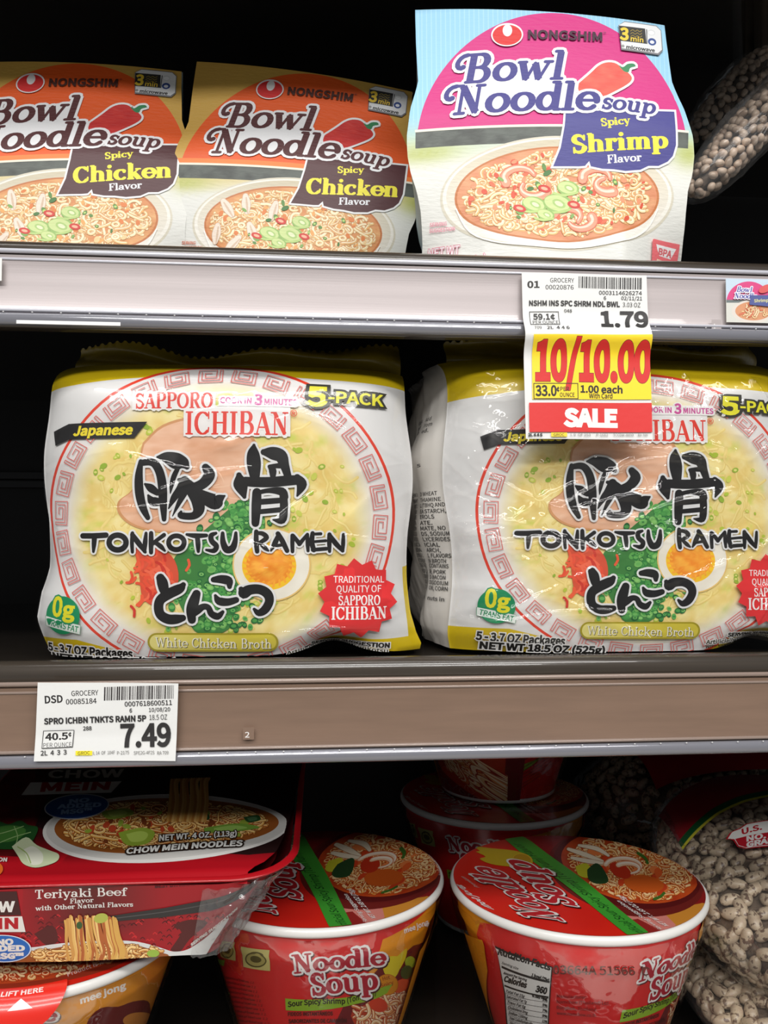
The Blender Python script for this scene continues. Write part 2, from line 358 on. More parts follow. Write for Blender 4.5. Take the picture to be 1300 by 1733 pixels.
class Art:
    def __init__(s, M=None): s.items = []; s.M = M; s.lv = 0; s.bat = None
    def add(s, tris, col):
        if len(tris) == 0: return
        tris = np.asarray(tris, float)
        sub = tris[:, 0, 2].copy() if tris.shape[-1] == 3 else np.zeros(len(tris)); tris = tris[..., :2]
        uv = s.M(tris) if s.M else tris
        if s.bat is None: l = s.lv+1+sub; s.lv = math.ceil(l.max())
        else: l = s.lv+s.bat+sub
        s.items.append((np.concatenate([uv, tris, np.broadcast_to(l[:, None, None], tris.shape[:2]+(1,))], -1), col))
    def poly(s, pts, col, out=None, ow=0, dense=0, smooth=0):
        pts = np.asarray(pts, float)
        if smooth: pts = smooth_pts(np.concatenate([pts, pts[:1]]), smooth)[:-1]
        if dense:
            q = []
            for i in range(len(pts)):
                a, b = pts[i], pts[(i+1) % len(pts)]; n = max(1, int(np.hypot(*(b-a))/dense))
                q += [a+(b-a)*k/n for k in range(n)]
            pts = np.array(q)
        if out is not None:
            c = np.concatenate([pts, pts[:1]]); s.add(ribbon(c, [ow*2]*len(c), True, 8), out)
        t = tessellate_polygon([[Vector((p[0], p[1], 0)) for p in pts]])
        s.add(np.array([[pts[i] for i in q] for q in t]), col)
    def rect(s, x0, y0, x1, y1, col, **k): s.poly([(x0, y0), (x1, y0), (x1, y1), (x0, y1)], col, **k)
    def ell(s, cx, cy, rx, ry, col, rot=0, n=40, out=None, ow=0, a0=0, a1=360):
        a = np.radians(np.linspace(a0, a1, n, endpoint=(a1-a0) < 359)); c, d = math.cos(math.radians(rot)), math.sin(math.radians(rot))
        def pts(rx, ry):
            x = rx*np.cos(a); y = ry*np.sin(a); return np.stack([cx+x*c-y*d, cy+x*d+y*c], -1)
        if out is not None:
            p = pts(rx+ow, ry+ow); s.add(np.array([(p[0], p[i], p[i+1]) for i in range(1, len(p)-1)]), out)
        p = pts(rx, ry); s.add(np.array([(p[0], p[i], p[i+1]) for i in range(1, len(p)-1)]), col)
    def ring(s, cx, cy, rx, ry, w, col, n=90, a0=0, a1=360):
        a = np.radians(np.linspace(a0, a1, n)); p = np.stack([cx+rx*np.cos(a), cy+ry*np.sin(a)], -1)
        s.add(ribbon(p, [w]*n, True, 6), col)
    def stroke(s, pts, col, w=None, k=4, nd=8, add=0):
        p = np.asarray(pts, float)
        if p.shape[1] == 2: p = np.concatenate([p, np.full((len(p), 1), w)], 1)
        if k > 1: p = smooth_pts(p, k)
        s.add(ribbon(p[:, :2], p[:, 2]+add, True, nd), col)
    def frame(s, x0, y0, x1, y1, w, col):
        c = [(x0, y0), (x1, y0), (x1, y1), (x0, y1), (x0, y0)]; s.add(ribbon(c, [w]*5, True, 4), col)
    def _place(s, tri, x0, y0, x1, y1, up, shear, total, cap, bow=0):
        d = np.array([x1-x0, y1-y0], float); up = np.asarray(up, float); u = tri[..., 0]/total; v = tri[..., 1]/cap
        L = np.hypot(*d); sh = shear*v*np.hypot(*up)/L
        r = np.array([x0, y0])+(u+sh)[..., None]*d+v[..., None]*up
        if bow: r = r - (up/np.hypot(*up))*(bow*4*u*(1-u))[..., None]
        return np.concatenate([r, tri[..., 2:3]], -1)
    def T(s, txt, x0, y0, x1, y1, h, col, bold=0., out=None, ow=0., shear=0., up=None, res=3, bow=0, sh=None, shc=None):
        d = np.array([x1-x0, y1-y0], float); L = np.hypot(*d)
        if up is None: up = np.array([d[1], -d[0]])/L*h
        hh = np.hypot(*up); base = text_tris(txt, 0, res)
        if len(base) == 0: return
        mn = base[..., 0].min(); tot = base[..., 0].max()-mn
        def go(off, c, dx=(0, 0)):
            t = text_tris(txt, off, res).copy(); t[..., 0] -= mn
            s.add(s._place(t, x0+dx[0], y0+dx[1], x1+dx[0], y1+dx[1], up, shear, tot, CAP, bow), c)
        px = CAP/hh
        if shc is not None: go((bold+ow)*px, shc, sh)
        if out is not None: go((bold+ow)*px, out)
        go(bold*px, col)
    def S(s, txt, x0, y0, x1, y1, h, col, T=.2, t=.075, out=None, ow=0., shear=0., up=None, bow=0, sh=None, shc=None, track=0.):
        d = np.array([x1-x0, y1-y0], float); L = np.hypot(*d)
        if up is None: up = np.array([d[1], -d[0]])/L*h
        hh = np.hypot(*up)
        tot = sum(GL.get(c, GL['o'])[0]+track for c in txt)
        def go(add, c, dx=(0, 0)):
            x = 0; o = []; zb = 0
            for ch in txt:
                g = glyph(ch, T, t, add)
                if len(g): q = g.copy(); q[..., 0] += x; q[..., 2] += zb; zb = math.ceil(q[..., 2].max()); o.append(q)
                x += GL.get(ch, GL['o'])[0]+track
            if o: s.add(s._place(np.concatenate(o), x0+dx[0], y0+dx[1], x1+dx[0], y1+dx[1], up, shear, tot, 1., bow), c)
        if shc is not None: go(2*ow/hh, shc, sh)
        if out is not None: go(2*ow/hh, out)
        go(0, col)
    def shift(s, du, dv, kv=1.):
        a = Art(None); a.items = [(np.concatenate([t[..., :2]*np.array([1, kv])+np.array([du, dv]), t[..., 2:]], -1), c) for t, c in s.items]; return a

def _cut(T, f):
    """split triangles (n,3,k) along integer lines of the coordinate f(T)"""
    done = []
    for _ in range(40):
        if len(T) == 0: break
        c = f(T); lo = np.floor(c.min(1)+1e-7); hi = np.ceil(c.max(1)-1e-7)
        need = hi-lo > 1
        done.append(T[~need]); T = T[need]
        if len(T) == 0: break
        c = c[need]; k = np.floor((lo[need]+hi[need])/2)
        o = np.argsort(c, 1); T = np.take_along_axis(T, o[..., None], 1); c = np.take_along_axis(c, o, 1)
        A, B, C = T[:, 0], T[:, 1], T[:, 2]; a, b, d = c.T
        pac = A+(C-A)*((k-a)/(d-a))[:, None]
        lowb = b < k
        den = np.where(lowb, d-b, b-a); den[np.abs(den) < 1e-12] = 1e-12
        tt = np.where(lowb, (k-b)/den, (k-a)/den); tt = np.clip(tt, 0, 1)[:, None]
        q = np.where(lowb[:, None], B+(C-B)*tt, A+(B-A)*tt)
        t1 = np.where(lowb[:, None, None], np.stack([A, B, pac], 1), np.stack([A, q, pac], 1))
        t2 = np.where(lowb[:, None, None], np.stack([B, q, pac], 1), np.stack([q, B, pac], 1))
        t3 = np.where(lowb[:, None, None], np.stack([pac, q, C], 1), np.stack([pac, B, C], 1))
        T = np.concatenate([t1, t2, t3])
        ar = np.abs((T[:, 1, 0]-T[:, 0, 0])*(T[:, 2, 1]-T[:, 0, 1])-(T[:, 1, 1]-T[:, 0, 1])*(T[:, 2, 0]-T[:, 0, 0]))
        T = T[ar > 1e-13]
    return np.concatenate(done) if done else T
def sheet(name, art, u0, v0, u1, v1, F, mat, parent=None, cell=.0015, base=(230, 230, 230), clamp=None, step=1.2e-6, label=None, z0=0., flip=False):
    """a printed surface: base grid F(u,v) plus the artwork cut along the same grid and laid on it"""
    nx = max(1, int(round((u1-u0)/cell))); ny = max(1, int(round((v1-v0)/cell))); hu = (u1-u0)/nx; hv = (v1-v0)/ny
    U, V = np.meshgrid(u0+hu*np.arange(nx+1), v0+hv*np.arange(ny+1))
    if clamp: U, V = clamp(U, V)
    G = F(U, V)
    eps = 2e-4
    n = np.cross(F(U+eps, V)-F(U-eps, V), F(U, V+eps)-F(U, V-eps)); n /= np.linalg.norm(n, axis=-1, keepdims=True)+1e-20
    if flip: n = -n
    tris = []; cols = []; zs = []
    I, J = np.meshgrid(np.arange(nx), np.arange(ny)); I = I.ravel().astype(float); J = J.ravel().astype(float)
    z = np.zeros_like(I)
    c = lambda a, b: np.stack([I+a, J+b], -1)
    B = np.concatenate([np.stack([c(0, 0), c(1, 0), c(1, 1)], 1), np.stack([c(0, 0), c(1, 1), c(0, 1)], 1)])
    tris.append(B); zs.append(np.full(len(B), z0))
    if callable(base):
        cc = lin(base(B[..., 0]*hu+u0, B[..., 1]*hv+v0))
    else: cc = np.broadcast_to(lin(base), B.shape[:2]+(3,))
    cols.append(cc)
    for T, col in (art.items if art else []):
        T = T.copy(); T[..., 0] = (T[..., 0]-u0)/hu; T[..., 1] = (T[..., 1]-v0)/hv
        ok = (T[..., 0].max(1) > 0) & (T[..., 0].min(1) < nx) & (T[..., 1].max(1) > 0) & (T[..., 1].min(1) < ny) & np.isfinite(T).all((1, 2))
        T = T[ok]
        if len(T) == 0: continue
        T = _cut(T, lambda t: t[..., 0]); T = _cut(T, lambda t: t[..., 1]); T = _cut(T, lambda t: t[..., 0]-t[..., 1])
        m = T[..., :2].mean(1); ok = (m[:, 0] > 0) & (m[:, 0] < nx) & (m[:, 1] > 0) & (m[:, 1] < ny); T = T[ok]
        if len(T) == 0: continue
        tris.append(T[..., :2]); zs.append(z0+T[:, 0, 4]*step)
        cols.append(lin(col(T[..., 2], T[..., 3])) if callable(col) else np.broadcast_to(lin(col), (len(T), 3, 3)))
    T = np.concatenate(tris); C = np.concatenate(cols); Z = np.concatenate(zs)
    # orient
    ar = (T[:, 1, 0]-T[:, 0, 0])*(T[:, 2, 1]-T[:, 0, 1])-(T[:, 1, 1]-T[:, 0, 1])*(T[:, 2, 0]-T[:, 0, 0])
    ng = (ar < 0) != flip
    T[ng] = T[ng][:, ::-1]; C = C.copy(); C[ng] = C[ng][:, ::-1]
    m = T.mean(1); ci = np.clip(np.floor(m[:, 0]).astype(int), 0, nx-1); cj = np.clip(np.floor(m[:, 1]).astype(int), 0, ny-1)
    low = (m[:, 0]-ci) > (m[:, 1]-cj)
    fx = T[..., 0]-ci[:, None]; fy = T[..., 1]-cj[:, None]
    def interp(A):
        a00 = A[cj, ci][:, None]; a11 = A[cj+1, ci+1][:, None]; a10 = A[cj, ci+1][:, None]; a01 = A[cj+1, ci][:, None]
        L = a00+(a10-a00)*fx[..., None]+(a11-a10)*fy[..., None]
        H = a00+(a01-a00)*fy[..., None]+(a11-a01)*fx[..., None]
        return np.where(low[:, None, None], L, H)
    P = interp(G); N = interp(n); N /= np.linalg.norm(N, axis=-1, keepdims=True)+1e-20
    P = P+N*Z[:, None, None]
    e = np.linalg.norm(np.cross(P[:, 1]-P[:, 0], P[:, 2]-P[:, 0]), axis=-1); ok = e > 1e-11
    P, N, C = P[ok], N[ok], C[ok]; nt = len(P)
    # weld equal corners (same place, same colour)
    rows = np.concatenate([np.round(P.reshape(-1, 3)/2e-7), np.round(C.reshape(-1, 3)*2000)], 1).astype(np.int64)
    hsh = np.zeros(len(rows), np.uint64)
    for kk, mul in enumerate((0x9E3779B97F4A7C15, 0xC2B2AE3D27D4EB4F, 0x165667B19E3779F9, 0x27D4EB2F165667C5, 0xD6E8FEB86659FD93, 0xA0761D6478BD642F)):
        hsh ^= (rows[:, kk].view(np.uint64)*np.uint64(mul)); hsh = (hsh << np.uint64(13)) | (hsh >> np.uint64(51))
    del rows
    _, fi, inv = np.unique(hsh, return_index=True, return_inverse=True); del hsh
    Pv = P.reshape(-1, 3)[fi]; Nv = N.reshape(-1, 3)[fi]; Cv = C.reshape(-1, 3)[fi]; nv = len(fi); inv = inv.astype(np.int32).reshape(-1, 3)
    okd = (inv[:, 0] != inv[:, 1]) & (inv[:, 1] != inv[:, 2]) & (inv[:, 0] != inv[:, 2]); inv = inv[okd]; nt = len(inv)
    del P, N, C, T
    me = bpy.data.meshes.new(name)
    me.vertices.add(nv); me.loops.add(nt*3); me.polygons.add(nt)
    me.vertices.foreach_set('co', Pv.astype(np.float32).ravel())
    me.loops.foreach_set('vertex_index', inv.ravel())
    me.polygons.foreach_set('loop_start', np.arange(0, nt*3, 3, dtype=np.int32))
    me.update(calc_edges=True)
    at_ = me.color_attributes.new('Col', 'FLOAT_COLOR', 'POINT')
    at_.data.foreach_set('color', np.concatenate([Cv, np.ones((nv, 1))], 1).astype(np.float32).ravel())
    me.polygons.foreach_set('use_smooth', [True]*nt)
    me.normals_split_custom_set_from_vertices(Nv.astype(np.float32).tolist())
    me.materials.append(mat)
    o = bpy.data.objects.new(name, me); COL.objects.link(o)
    if parent is not None: o.parent = parent
    if label: o['label'] = label
    return o

# ------------------------------------------------------------------ food picture helpers
def noodles(a, cx, cy, rx, ry, n, cols, w, seed, L=6, dark=(170, 90, 40), rot=0, curl=.7, hi=None, squash=1.):
    r = random.Random(seed); cr, sr = math.cos(math.radians(rot)), math.sin(math.radians(rot))
    nb = 60
    for ii in range(n):
        bt = 3*(ii % nb)
        q = math.sqrt(r.random())*.93; t = r.uniform(0, 2*math.pi); x, y = q*math.cos(t), q*math.sin(t)
        h = r.uniform(0, 6.28); k = r.gauss(0, curl); st = w*1.25; pts = []
        for i in range(L):
            X, Y = x*rx, y*ry
            pts.append((cx+X*cr-Y*sr, cy+X*sr+Y*cr)); k += r.gauss(0, curl*.5)
            h += max(-1, min(1, k)); x += math.cos(h)*st/rx; y += math.sin(h)*st*squash/ry
            if x*x+y*y > .95: break
        if len(pts) < 3: continue
        ww = w*r.uniform(.7, 1.15)
        a.bat = bt+1; a.stroke(pts, dark, ww+w*.35, 2, 6); a.bat = bt+2; c = r.choice(cols); a.stroke(pts, c, ww, 2, 6); a.bat = bt+3
        if hi: a.stroke([(p[0]-ww*.1, p[1]-ww*.18) for p in pts], hi, ww*.3, 2, 5)
    a.bat = None; a.lv += 3*nb+1
def bits(a, cx, cy, rx, ry, n, cols, s, seed, rot=0, ringy=0., inner=(190, 215, 120)):
    r = random.Random(seed); cr, sr = math.cos(math.radians(rot)), math.sin(math.radians(rot))
    for ii in range(n):
        a.bat = 1+2*(ii % 30)
        q = math.sqrt(r.random()); t = r.uniform(0, 6.28); X, Y = q*math.cos(t)*rx, q*math.sin(t)*ry
        x, y = cx+X*cr-Y*sr, cy+X*sr+Y*cr; z = s*r.uniform(.5, 1.2)
        a.ell(x, y, z, z*r.uniform(.45, .85), r.choice(cols), r.uniform(0, 180), 10)
        if r.random() < ringy: a.bat += 1; a.ell(x, y, z*.45, z*.35, inner, 0, 8)
    a.bat = None; a.lv += 64
def shaded(c1, c2, sc, seed, lo=.3, hi=.7):
    return lambda x, y: mixc(c1, c2, (fbm(x/sc, y/sc, seed)-lo)/(hi-lo))
# ------------------------------------------------------------------ materials used throughout
M_BLACK = m_plain('black_steel', (44, 41, 39), .55, 0, 0, .15, 60)
M_LIP = m_plain('dark_bronze_enamel', (64, 57, 50), .22, 0, .6, .06, 40, .15, (1, 30, 30), 10)
M_DECK = m_plain('brown_enamel', (58, 48, 41), .5, 0, .1, .1, 60)
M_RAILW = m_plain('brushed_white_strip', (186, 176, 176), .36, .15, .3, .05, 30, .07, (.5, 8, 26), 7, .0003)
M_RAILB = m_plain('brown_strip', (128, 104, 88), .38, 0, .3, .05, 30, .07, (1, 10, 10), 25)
M_CLEAR = m_plain('clear_bead_plastic', (140, 140, 148), .18, .3, .8)
M_EDGE = m_plain('white_bead_plastic', (205, 205, 214), .2, .1, .6)
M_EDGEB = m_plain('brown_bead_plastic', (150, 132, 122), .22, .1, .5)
M_SPECK = m_plain('plastic_nib', (225, 225, 225), .3)
M_PAPER = m_print('printed_paper', .55, 0, .08, 300)
M_GLOSSCARD = m_print('coated_card', .5, .1, .25, 700, .4, .3, (.25, 1, 1))
M_FOIL = m_print('printed_film', .36, .22, .25, 45, .5, .14)
M_LID = m_print('printed_lid_foil', .3, .6, .12, 60, .5, .12)
M_CUP = m_print('printed_cup_paper', .38, .5, .08, 80, .5, .15)
M_WHITE = m_plain('white_plastic', (232, 230, 226), .35, 0, .3)
M_CARD = m_plain('white_card', (205, 200, 192), .6)
M_FILM = m_film('clear_film', .05, 1.0, (1, 1, 1), 0, .35, 55, .002)
M_FILMC = m_film('crinkled_film', .05, 1.3, (.98, .98, .98), .0, .8, 90, .003)
M_BAGFILM = m_film('bag_film', .06, 1.8, (.97, .97, .97), .018, .6, 70, .003)

X0, X1 = -.62, .72
Y0 = .388
BACK = .80
def z(v): return OZ+v
floor = structure(box('floor', (-2.5, -2.4, -1.22), (2.8, BACK+.2, -1.2), m_plain('store_floor_tile', (190, 184, 172), .35, 0, 0, 0, 1, .06)))

# gondola: back panels, uprights and base belong to the store fixture
wb = structure(box('wall_back', (X0-.6, BACK, -1.2), (X1+.6, BACK+.03, OZ+.70), M_BLACK))
base = structure(box('trim_1', (X0-.6, .42, -1.2), (X1+.6, BACK, -1.04), M_DECK))
base.name = 'trim_1'
def back_rails(zs):
    for k, zz in enumerate(zs):
        structure(box('trim_%d' % (k+2), (X0, BACK-.012, z(zz)), (X1, BACK, z(zz)+.006), m_plain('seam_steel', (52, 50, 50), .4)))
back_rails([.052, .060, -.12])

def shelf(zt, lip_h, mrail, zr_top, zr_bot, label, clear_dark):
    """zt: deck height; lip: rounded front edge; the ticket rail hangs on its front"""
    mw = TR((0, Y0, z(zt)))
    s = empty('store_shelf', mw, label, 'shelf')
    a = lip_h
    # deck with a rounded nose
    nose = [(BACK-Y0-.012, 0), (.012, 0)] + [(.0045-.0045*math.cos(t)+.0015, a-.0045+.0045*math.sin(t)) for t in np.radians(np.linspace(150, 0, 12))]
    nose = [(BACK-Y0-.002, 0), (.014, 0), (.0125, a-.002)]
    for t in np.radians(np.linspace(20, 200, 14)):
        nose.append((.0068+.0058*math.cos(t), a-.0058+.0058*math.sin(t)))
    nose += [(.0012, -.0385), (.005, -.0400), (.005, -.012), (.010, -.004), (BACK-Y0-.002, -.004)]
    d = extrude('deck', nose, X0, X1, M_LIP, s, True)
    return s
def rail(zt_rel, zb_rel, mat, label, yfront, mtop, mbot, botlip):
    mw = TR((0, yfront, z((zt_rel+zb_rel)/2)))
    r = empty('ticket_rail', mw, label, 'ticket rail'); h = (zt_rel-zb_rel)/2
    n = 24; prof = []
    for i in range(n+1):       # slightly hollow face between two beads
        t = i/n; zz = h-.003-(2*h-.008)*t
        prof.append((.0008-.0022*(1-(2*t-1)**4)*-1*.5, zz))
    back = [(.0045, -h+.003), (.0045, h-.002)]
    extrude('backing_strip', prof+back, X0, X1, mat, r, False)
    def bead(nm, yc, zc, ry, rz, m):
        a = np.radians(np.linspace(0, 360, 20, endpoint=False))
        extrude(nm, [(yc+ry*math.cos(t), zc+rz*math.sin(t)) for t in a], X0, X1, m, r, True)
    bead('upper_bead', .0012, h-.0010, .0011, .0011, mtop)
    bead('upper_bead', .0012, h-.0048, .0004, .0006, mtop)
    bead('lower_bead', -.0000, -h+.0072, .0010, .0008, mtop)
    bead('lower_lip', -.0004, -h+.0030, .0020, .0030, mbot)
    v = []; f = []; rr = random.Random(3)
    x = X0+.01
    while x < X1-.01:          # moulding nibs along the lower lip
        for k in range(6):
            t = k*math.pi/3; v.append((x+.00045*math.cos(t), -.0022, -h+.0058+.00035*math.sin(t)))
        b = len(v)-6; v.append((x, -.0027, -h+.0058)); f += [(b+k, b+(k+1) % 6, b+6) for k in range(6)]
        x += .0127
    mesh_obj('moulding_nibs', v, f, M_SPECK, r, False)
    return r
shelf(.1385, .0025, M_RAILW, 0, 0, 'dark bronze steel shelf carrying the bowl noodle cartons', 0)
rail(.1352, .0992, M_RAILW, 'pale brushed ticket rail under the bowl noodle cartons', Y0-.002, M_EDGE, M_CLEAR, 0)
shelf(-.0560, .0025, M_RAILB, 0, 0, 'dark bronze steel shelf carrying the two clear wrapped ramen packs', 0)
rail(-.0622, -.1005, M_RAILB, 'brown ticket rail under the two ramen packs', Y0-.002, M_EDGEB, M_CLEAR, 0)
shelf(-.2930, .0025, M_RAILB, 0, 0, 'bottom shelf in the photo, under the red noodle bowls', 0)
shelf(.358, .0025, M_RAILW, 0, 0, 'shelf above the top edge of the photo that shades the cartons', 0)

# small printed figures on the rails
for (txt, px, py, w, h) in (('2', 415, 1248, 7, 9), ('1', 1208, 556, 3, 8)):
    mw = TR(tuple(at(px, py, Y0-.0026 if py > 900 else Y0-.0026)))
    a = Art(plane_map(mw)); a.T(txt, px, py, px+w, py, h, (235, 232, 230), .2)
    o = sheet('printed_numeral', a, -.001, -.001, .004, .0045, lambda U, V: np.stack([U, U*0, V], -1), M_PAPER, None, .005, (128, 104, 88) if py > 900 else (176, 166, 166), step=2e-5)
    o.matrix_world = mw
    tag(o, 'tiny white numeral %s printed on the %s rail' % (txt, 'brown' if py > 900 else 'pale'), 'numeral')
# ------------------------------------------------------------------ price tags
BK = (40, 38, 38)
def bars(a, x0, x1, y0, y1, seed, slope=0, col=BK):
    r = random.Random(seed); x = x0
    while x < x1:
        w = r.choice([1, 1, 1.6, 2.4]); yy = (x-x0)*slope
        a.poly([(x, y0+yy), (min(x+w, x1), y0+yy), (min(x+w, x1)-.5, y1+yy), (x-.5, y1+yy)], col); x += w+r.choice([1, 1.3, 2])

def tag_sheet(name, art, mw, x0, x1, z0, z1, bend, label, cat, mat=None, cell=.0025):
    F = lambda U, V: np.stack([U, bend(U, V), V], -1)
    root = empty(name, mw, label, cat)
    sheet('printed_face', art, x0, z0, x1, z1, F, mat or M_PAPER, root, cell, (228, 228, 226), step=2.5e-6)
    us = np.linspace(x0, x1, 12); vs = np.linspace(z0, z1, 30); U, V = np.meshgrid(us, vs)
    P = F(U, V); P[..., 1] += .00035
    o = grid_obj('paper_back', P[:, ::-1], M_CARD, root)
    return root

# shelf tag with the yellow and red sale flap
mw = TR(tuple(at(995, 600, Y0-.0065)), ry=math.radians(-.3))
a = Art(plane_map(mw))
W_ = (228, 228, 226)
a.T('01', 896, 484, 915, 484, 11, BK, .7)
a.T('GROCERY', 934, 475, 975, 475, 7.5, BK, .1)
a.T('00020876', 926, 487, 974, 487, 7.5, BK, .1)
bars(a, 983, 1092, 464, 484, 4, .02)
a.T('0003114626274', 1018, 495, 1091, 496, 6.5, BK, .1)
a.T('6', 1026, 504, 1030, 504, 6, BK, .1); a.T('02/11/21', 1056, 504, 1091, 505, 6, BK, .1)
a.T('NSHM INS SPC SHRM NDL BWL', 898, 515, 1053, 516, 8.5, BK, .5)
a.T('3.03 OZ', 1058, 516, 1088, 517, 7.5, BK, 0)
a.frame(898, 526, 947, 550, 1, BK)
a.T('59.1\u00a2', 904, 540, 940, 540, 10, BK, .4); a.T('PER OUNCE', 902, 549, 945, 549, 6.5, BK, 0)
a.T('048', 957, 527, 970, 527, 5.5, BK, .1)
a.T('709', 903, 559, 915, 559, 5.5, BK, 0); a.T('2L  4 4 6', 924, 559, 962, 559, 5.5, BK, .1)
a.T('1.79', 1020, 552, 1098, 553, 27, BK, 1.5, res=6)
a.rect(901, 568, 1107, 676, (250, 218, 40))
a.T('10/10.00', 909, 641, 1100, 643, 61, (214, 40, 36), 4.4, out=(60, 40, 30), ow=.8, res=8)
a.frame(903.5, 649, 978, 675, 1.3, BK)
a.T('33.0', 907, 670, 941, 670, 17, BK, .9); a.T('\u00a2', 942, 663, 946, 663, 8, BK, .5)
a.T('PER', 948, 662, 963, 662, 7, BK, .1); a.T('OUNCE', 947, 672, 972, 672, 7, BK, .1)
a.T('1.00 each', 983, 664, 1054, 665, 11.5, BK, .6)
a.T('With Card', 997, 674, 1037, 674, 8, BK, .2)
a.rect(895, 682, 1103, 732, (216, 44, 42))
a.T('SALE', 956, 721, 1042, 722, 27, (240, 236, 232), 2.8)
a.T('2L 4 4 6', 893, 739, 916, 739, 4.5, BK, .4)
a.rect(931, 733, 958, 740, (240, 215, 60)); a.T('GROC', 935, 739, 953, 739, 4.5, (90, 80, 30), .1)
for t, x, w in (('L 9  OF 253', 964, 34), ('P-1662', 1008, 20), ('TCCDW-4MXX', 1037, 35), ('RA 709', 1079, 16)): a.T(t, x, 739, x+w, 739, 4.5, (110, 108, 105), 0)
Mt = plane_map(mw); q = Mt(np.array([[886., 457.], [1096., 457.], [886., 743.], [1104., 744.], [886., 566.]]))
zf = q[4, 1]; ztop = q[0, 1]; zbot = q[2, 1]
def bend(U, V):
    y = np.where(V > zf, .0, 0.)
    below = np.clip(zf-V, 0, None)
    return .0022-.0022*np.exp(-((V-zf)/.006)**2)*2.0 - below*.06 + .0012*np.clip(V-zf, 0, None)/.03 + .0006*np.sin(U*90)
tag_sheet('sale_tag', a, mw, q[0, 0], q[1, 0]+.001, zbot, ztop, bend, 'white price tag with yellow 10/10.00 and red SALE flap on the upper rail', 'price tag', None, .002)

# lower price tag
mw = TR(tuple(at(182, 1220, Y0-.0046)), ry=math.radians(1.3))
a = Art(plane_map(mw))
a.T('DSD', 77, 1190, 106, 1188.5, 12, BK, .6)
a.T('GROCERY', 121, 1178, 166, 1176.5, 8.5, BK, .15); a.T('00085184', 112, 1192, 163, 1190.5, 8.5, BK, .2)
bars(a, 176, 294, 1163, 1186, 9, -.03, (45, 40, 40))
a.T('0007618600511', 211, 1196, 291, 1193, 8, BK, .2)
a.T('6', 219, 1206, 223, 1206, 6.5, BK, .2); a.T('10/08/20', 252, 1205, 288, 1203.5, 6.5, BK, .1)
a.T('SPRO ICHBN TNKTS RAMN 5P', 76, 1225, 247, 1220.5, 9.5, BK, .6); a.T('18.5 OZ', 253, 1218.5, 283, 1217.5, 8.5, BK, 0)
a.T('288', 141, 1236, 155, 1235.5, 6.5, BK, .2)
a.poly([(74, 1236), (126, 1235), (124, 1264), (72, 1266)], BK); a.poly([(75.2, 1237.2), (124.8, 1236.2), (122.8, 1262.8), (73.2, 1264.8)], W_)
a.T('40.5', 78.5, 1252, 115, 1250.5, 11, BK, .6); a.T('\u00a2', 116.5, 1246, 121, 1246, 7, BK, .4)
a.T('PER OUNCE', 75, 1264, 122, 1262.5, 7, BK, 0)
a.T('2L  4  3  3', 71, 1277, 114, 1275.5, 7.5, BK, .2)
a.T('7.49', 206, 1263, 288, 1261, 36, BK, 2.0, res=6)
a.rect(129, 1270, 157, 1277.5, (240, 225, 50)); a.T('GROC', 133, 1277, 153, 1276, 5.5, (110, 95, 30), .1)
for t, x, w in (('L 14  OF  104F', 159, 36), ('P-2175', 199, 20), ('SPE2G-4F2S', 227, 35), ('RA 709', 267, 19)): a.T(t, x, 1276.5, x+w, 1275.5, 5.5, (100, 98, 95), 0)
Mt = plane_map(mw); q = Mt(np.array([[66., 1155.], [302., 1151.], [62., 1287.]]))
tag_sheet('price_tag', a, mw, q[0, 0]-.0004, q[1, 0], q[2, 1], q[0, 1], lambda U, V: .0006*np.sin(U*60+1)-np.clip(-V-.006, 0, None)*.10, 'white 7.49 price tag on the brown rail', 'price tag')

# little carton picture on the right of the upper rail
mw = TR(tuple(at(1265, 508, Y0-.0030)))
a = Art(plane_map(mw))
a.rect(1228, 470, 1320, 520, (196, 214, 230)); a.ell(1268, 512, 38, 36, (214, 70, 130), a0=180, a1=360)
a.rect(1228, 508, 1320, 560, (214, 214, 206)); a.rect(1230, 507, 1310, 512, (110, 120, 120))
a.ell(1275, 527, 36, 20, (222, 214, 205)); a.ell(1276, 526, 31, 16, (214, 150, 110))
noodles(a, 1276, 526, 28, 14, 30, [(235, 200, 150), (240, 215, 175), (220, 120, 90)], 2.2, 5)
a.S('Bowl', 1246, 494, 1272, 495, 9, (80, 80, 160), out=(235, 235, 245), ow=1.4, shear=.2); a.S('Noodle', 1242, 505, 1280, 506, 9, (80, 80, 160), out=(235, 235, 245), ow=1.4, shear=.2)
a.poly([(1270, 500), (1310, 500), (1310, 520), (1268, 516)], (80, 90, 150)); a.ell(1295, 489, 12, 6, (215, 90, 90), -25)
a.T('Shrimp', 1276, 512, 1300, 511, 5, (225, 220, 150), .2)
Mt = plane_map(mw); q = Mt(np.array([[1229., 471.], [1330., 475.], [1236., 545.]]))
tag_sheet('picture_sticker', a, mw, q[0, 0], q[1, 0], q[2, 1], q[0, 1], lambda U, V: U*0+.0003, 'small carton picture sticker at the right end of the pale rail', 'sticker')
mw = TR(tuple(at(-26, 456, Y0-.0030)))
tag_sheet('paper_tag', Art(), mw, -.0075, .0075, -.005, .0055, lambda U, V: U*0, 'sliver of a white tag cut by the left edge on the pale rail', 'price tag')
# added white strip in place of the reflected glint on the pale rail's lip
mw = TR(tuple(at(120, 546.5, Y0-.0044)))
o = box('glint_strip', (-.024, 0, -.0008), (.022, .0006, .0008), m_plain('white_glint', (240, 240, 240), .25)); o.matrix_world = mw
tag(o, 'thin white plastic strip along the bottom of the pale rail', 'strip')
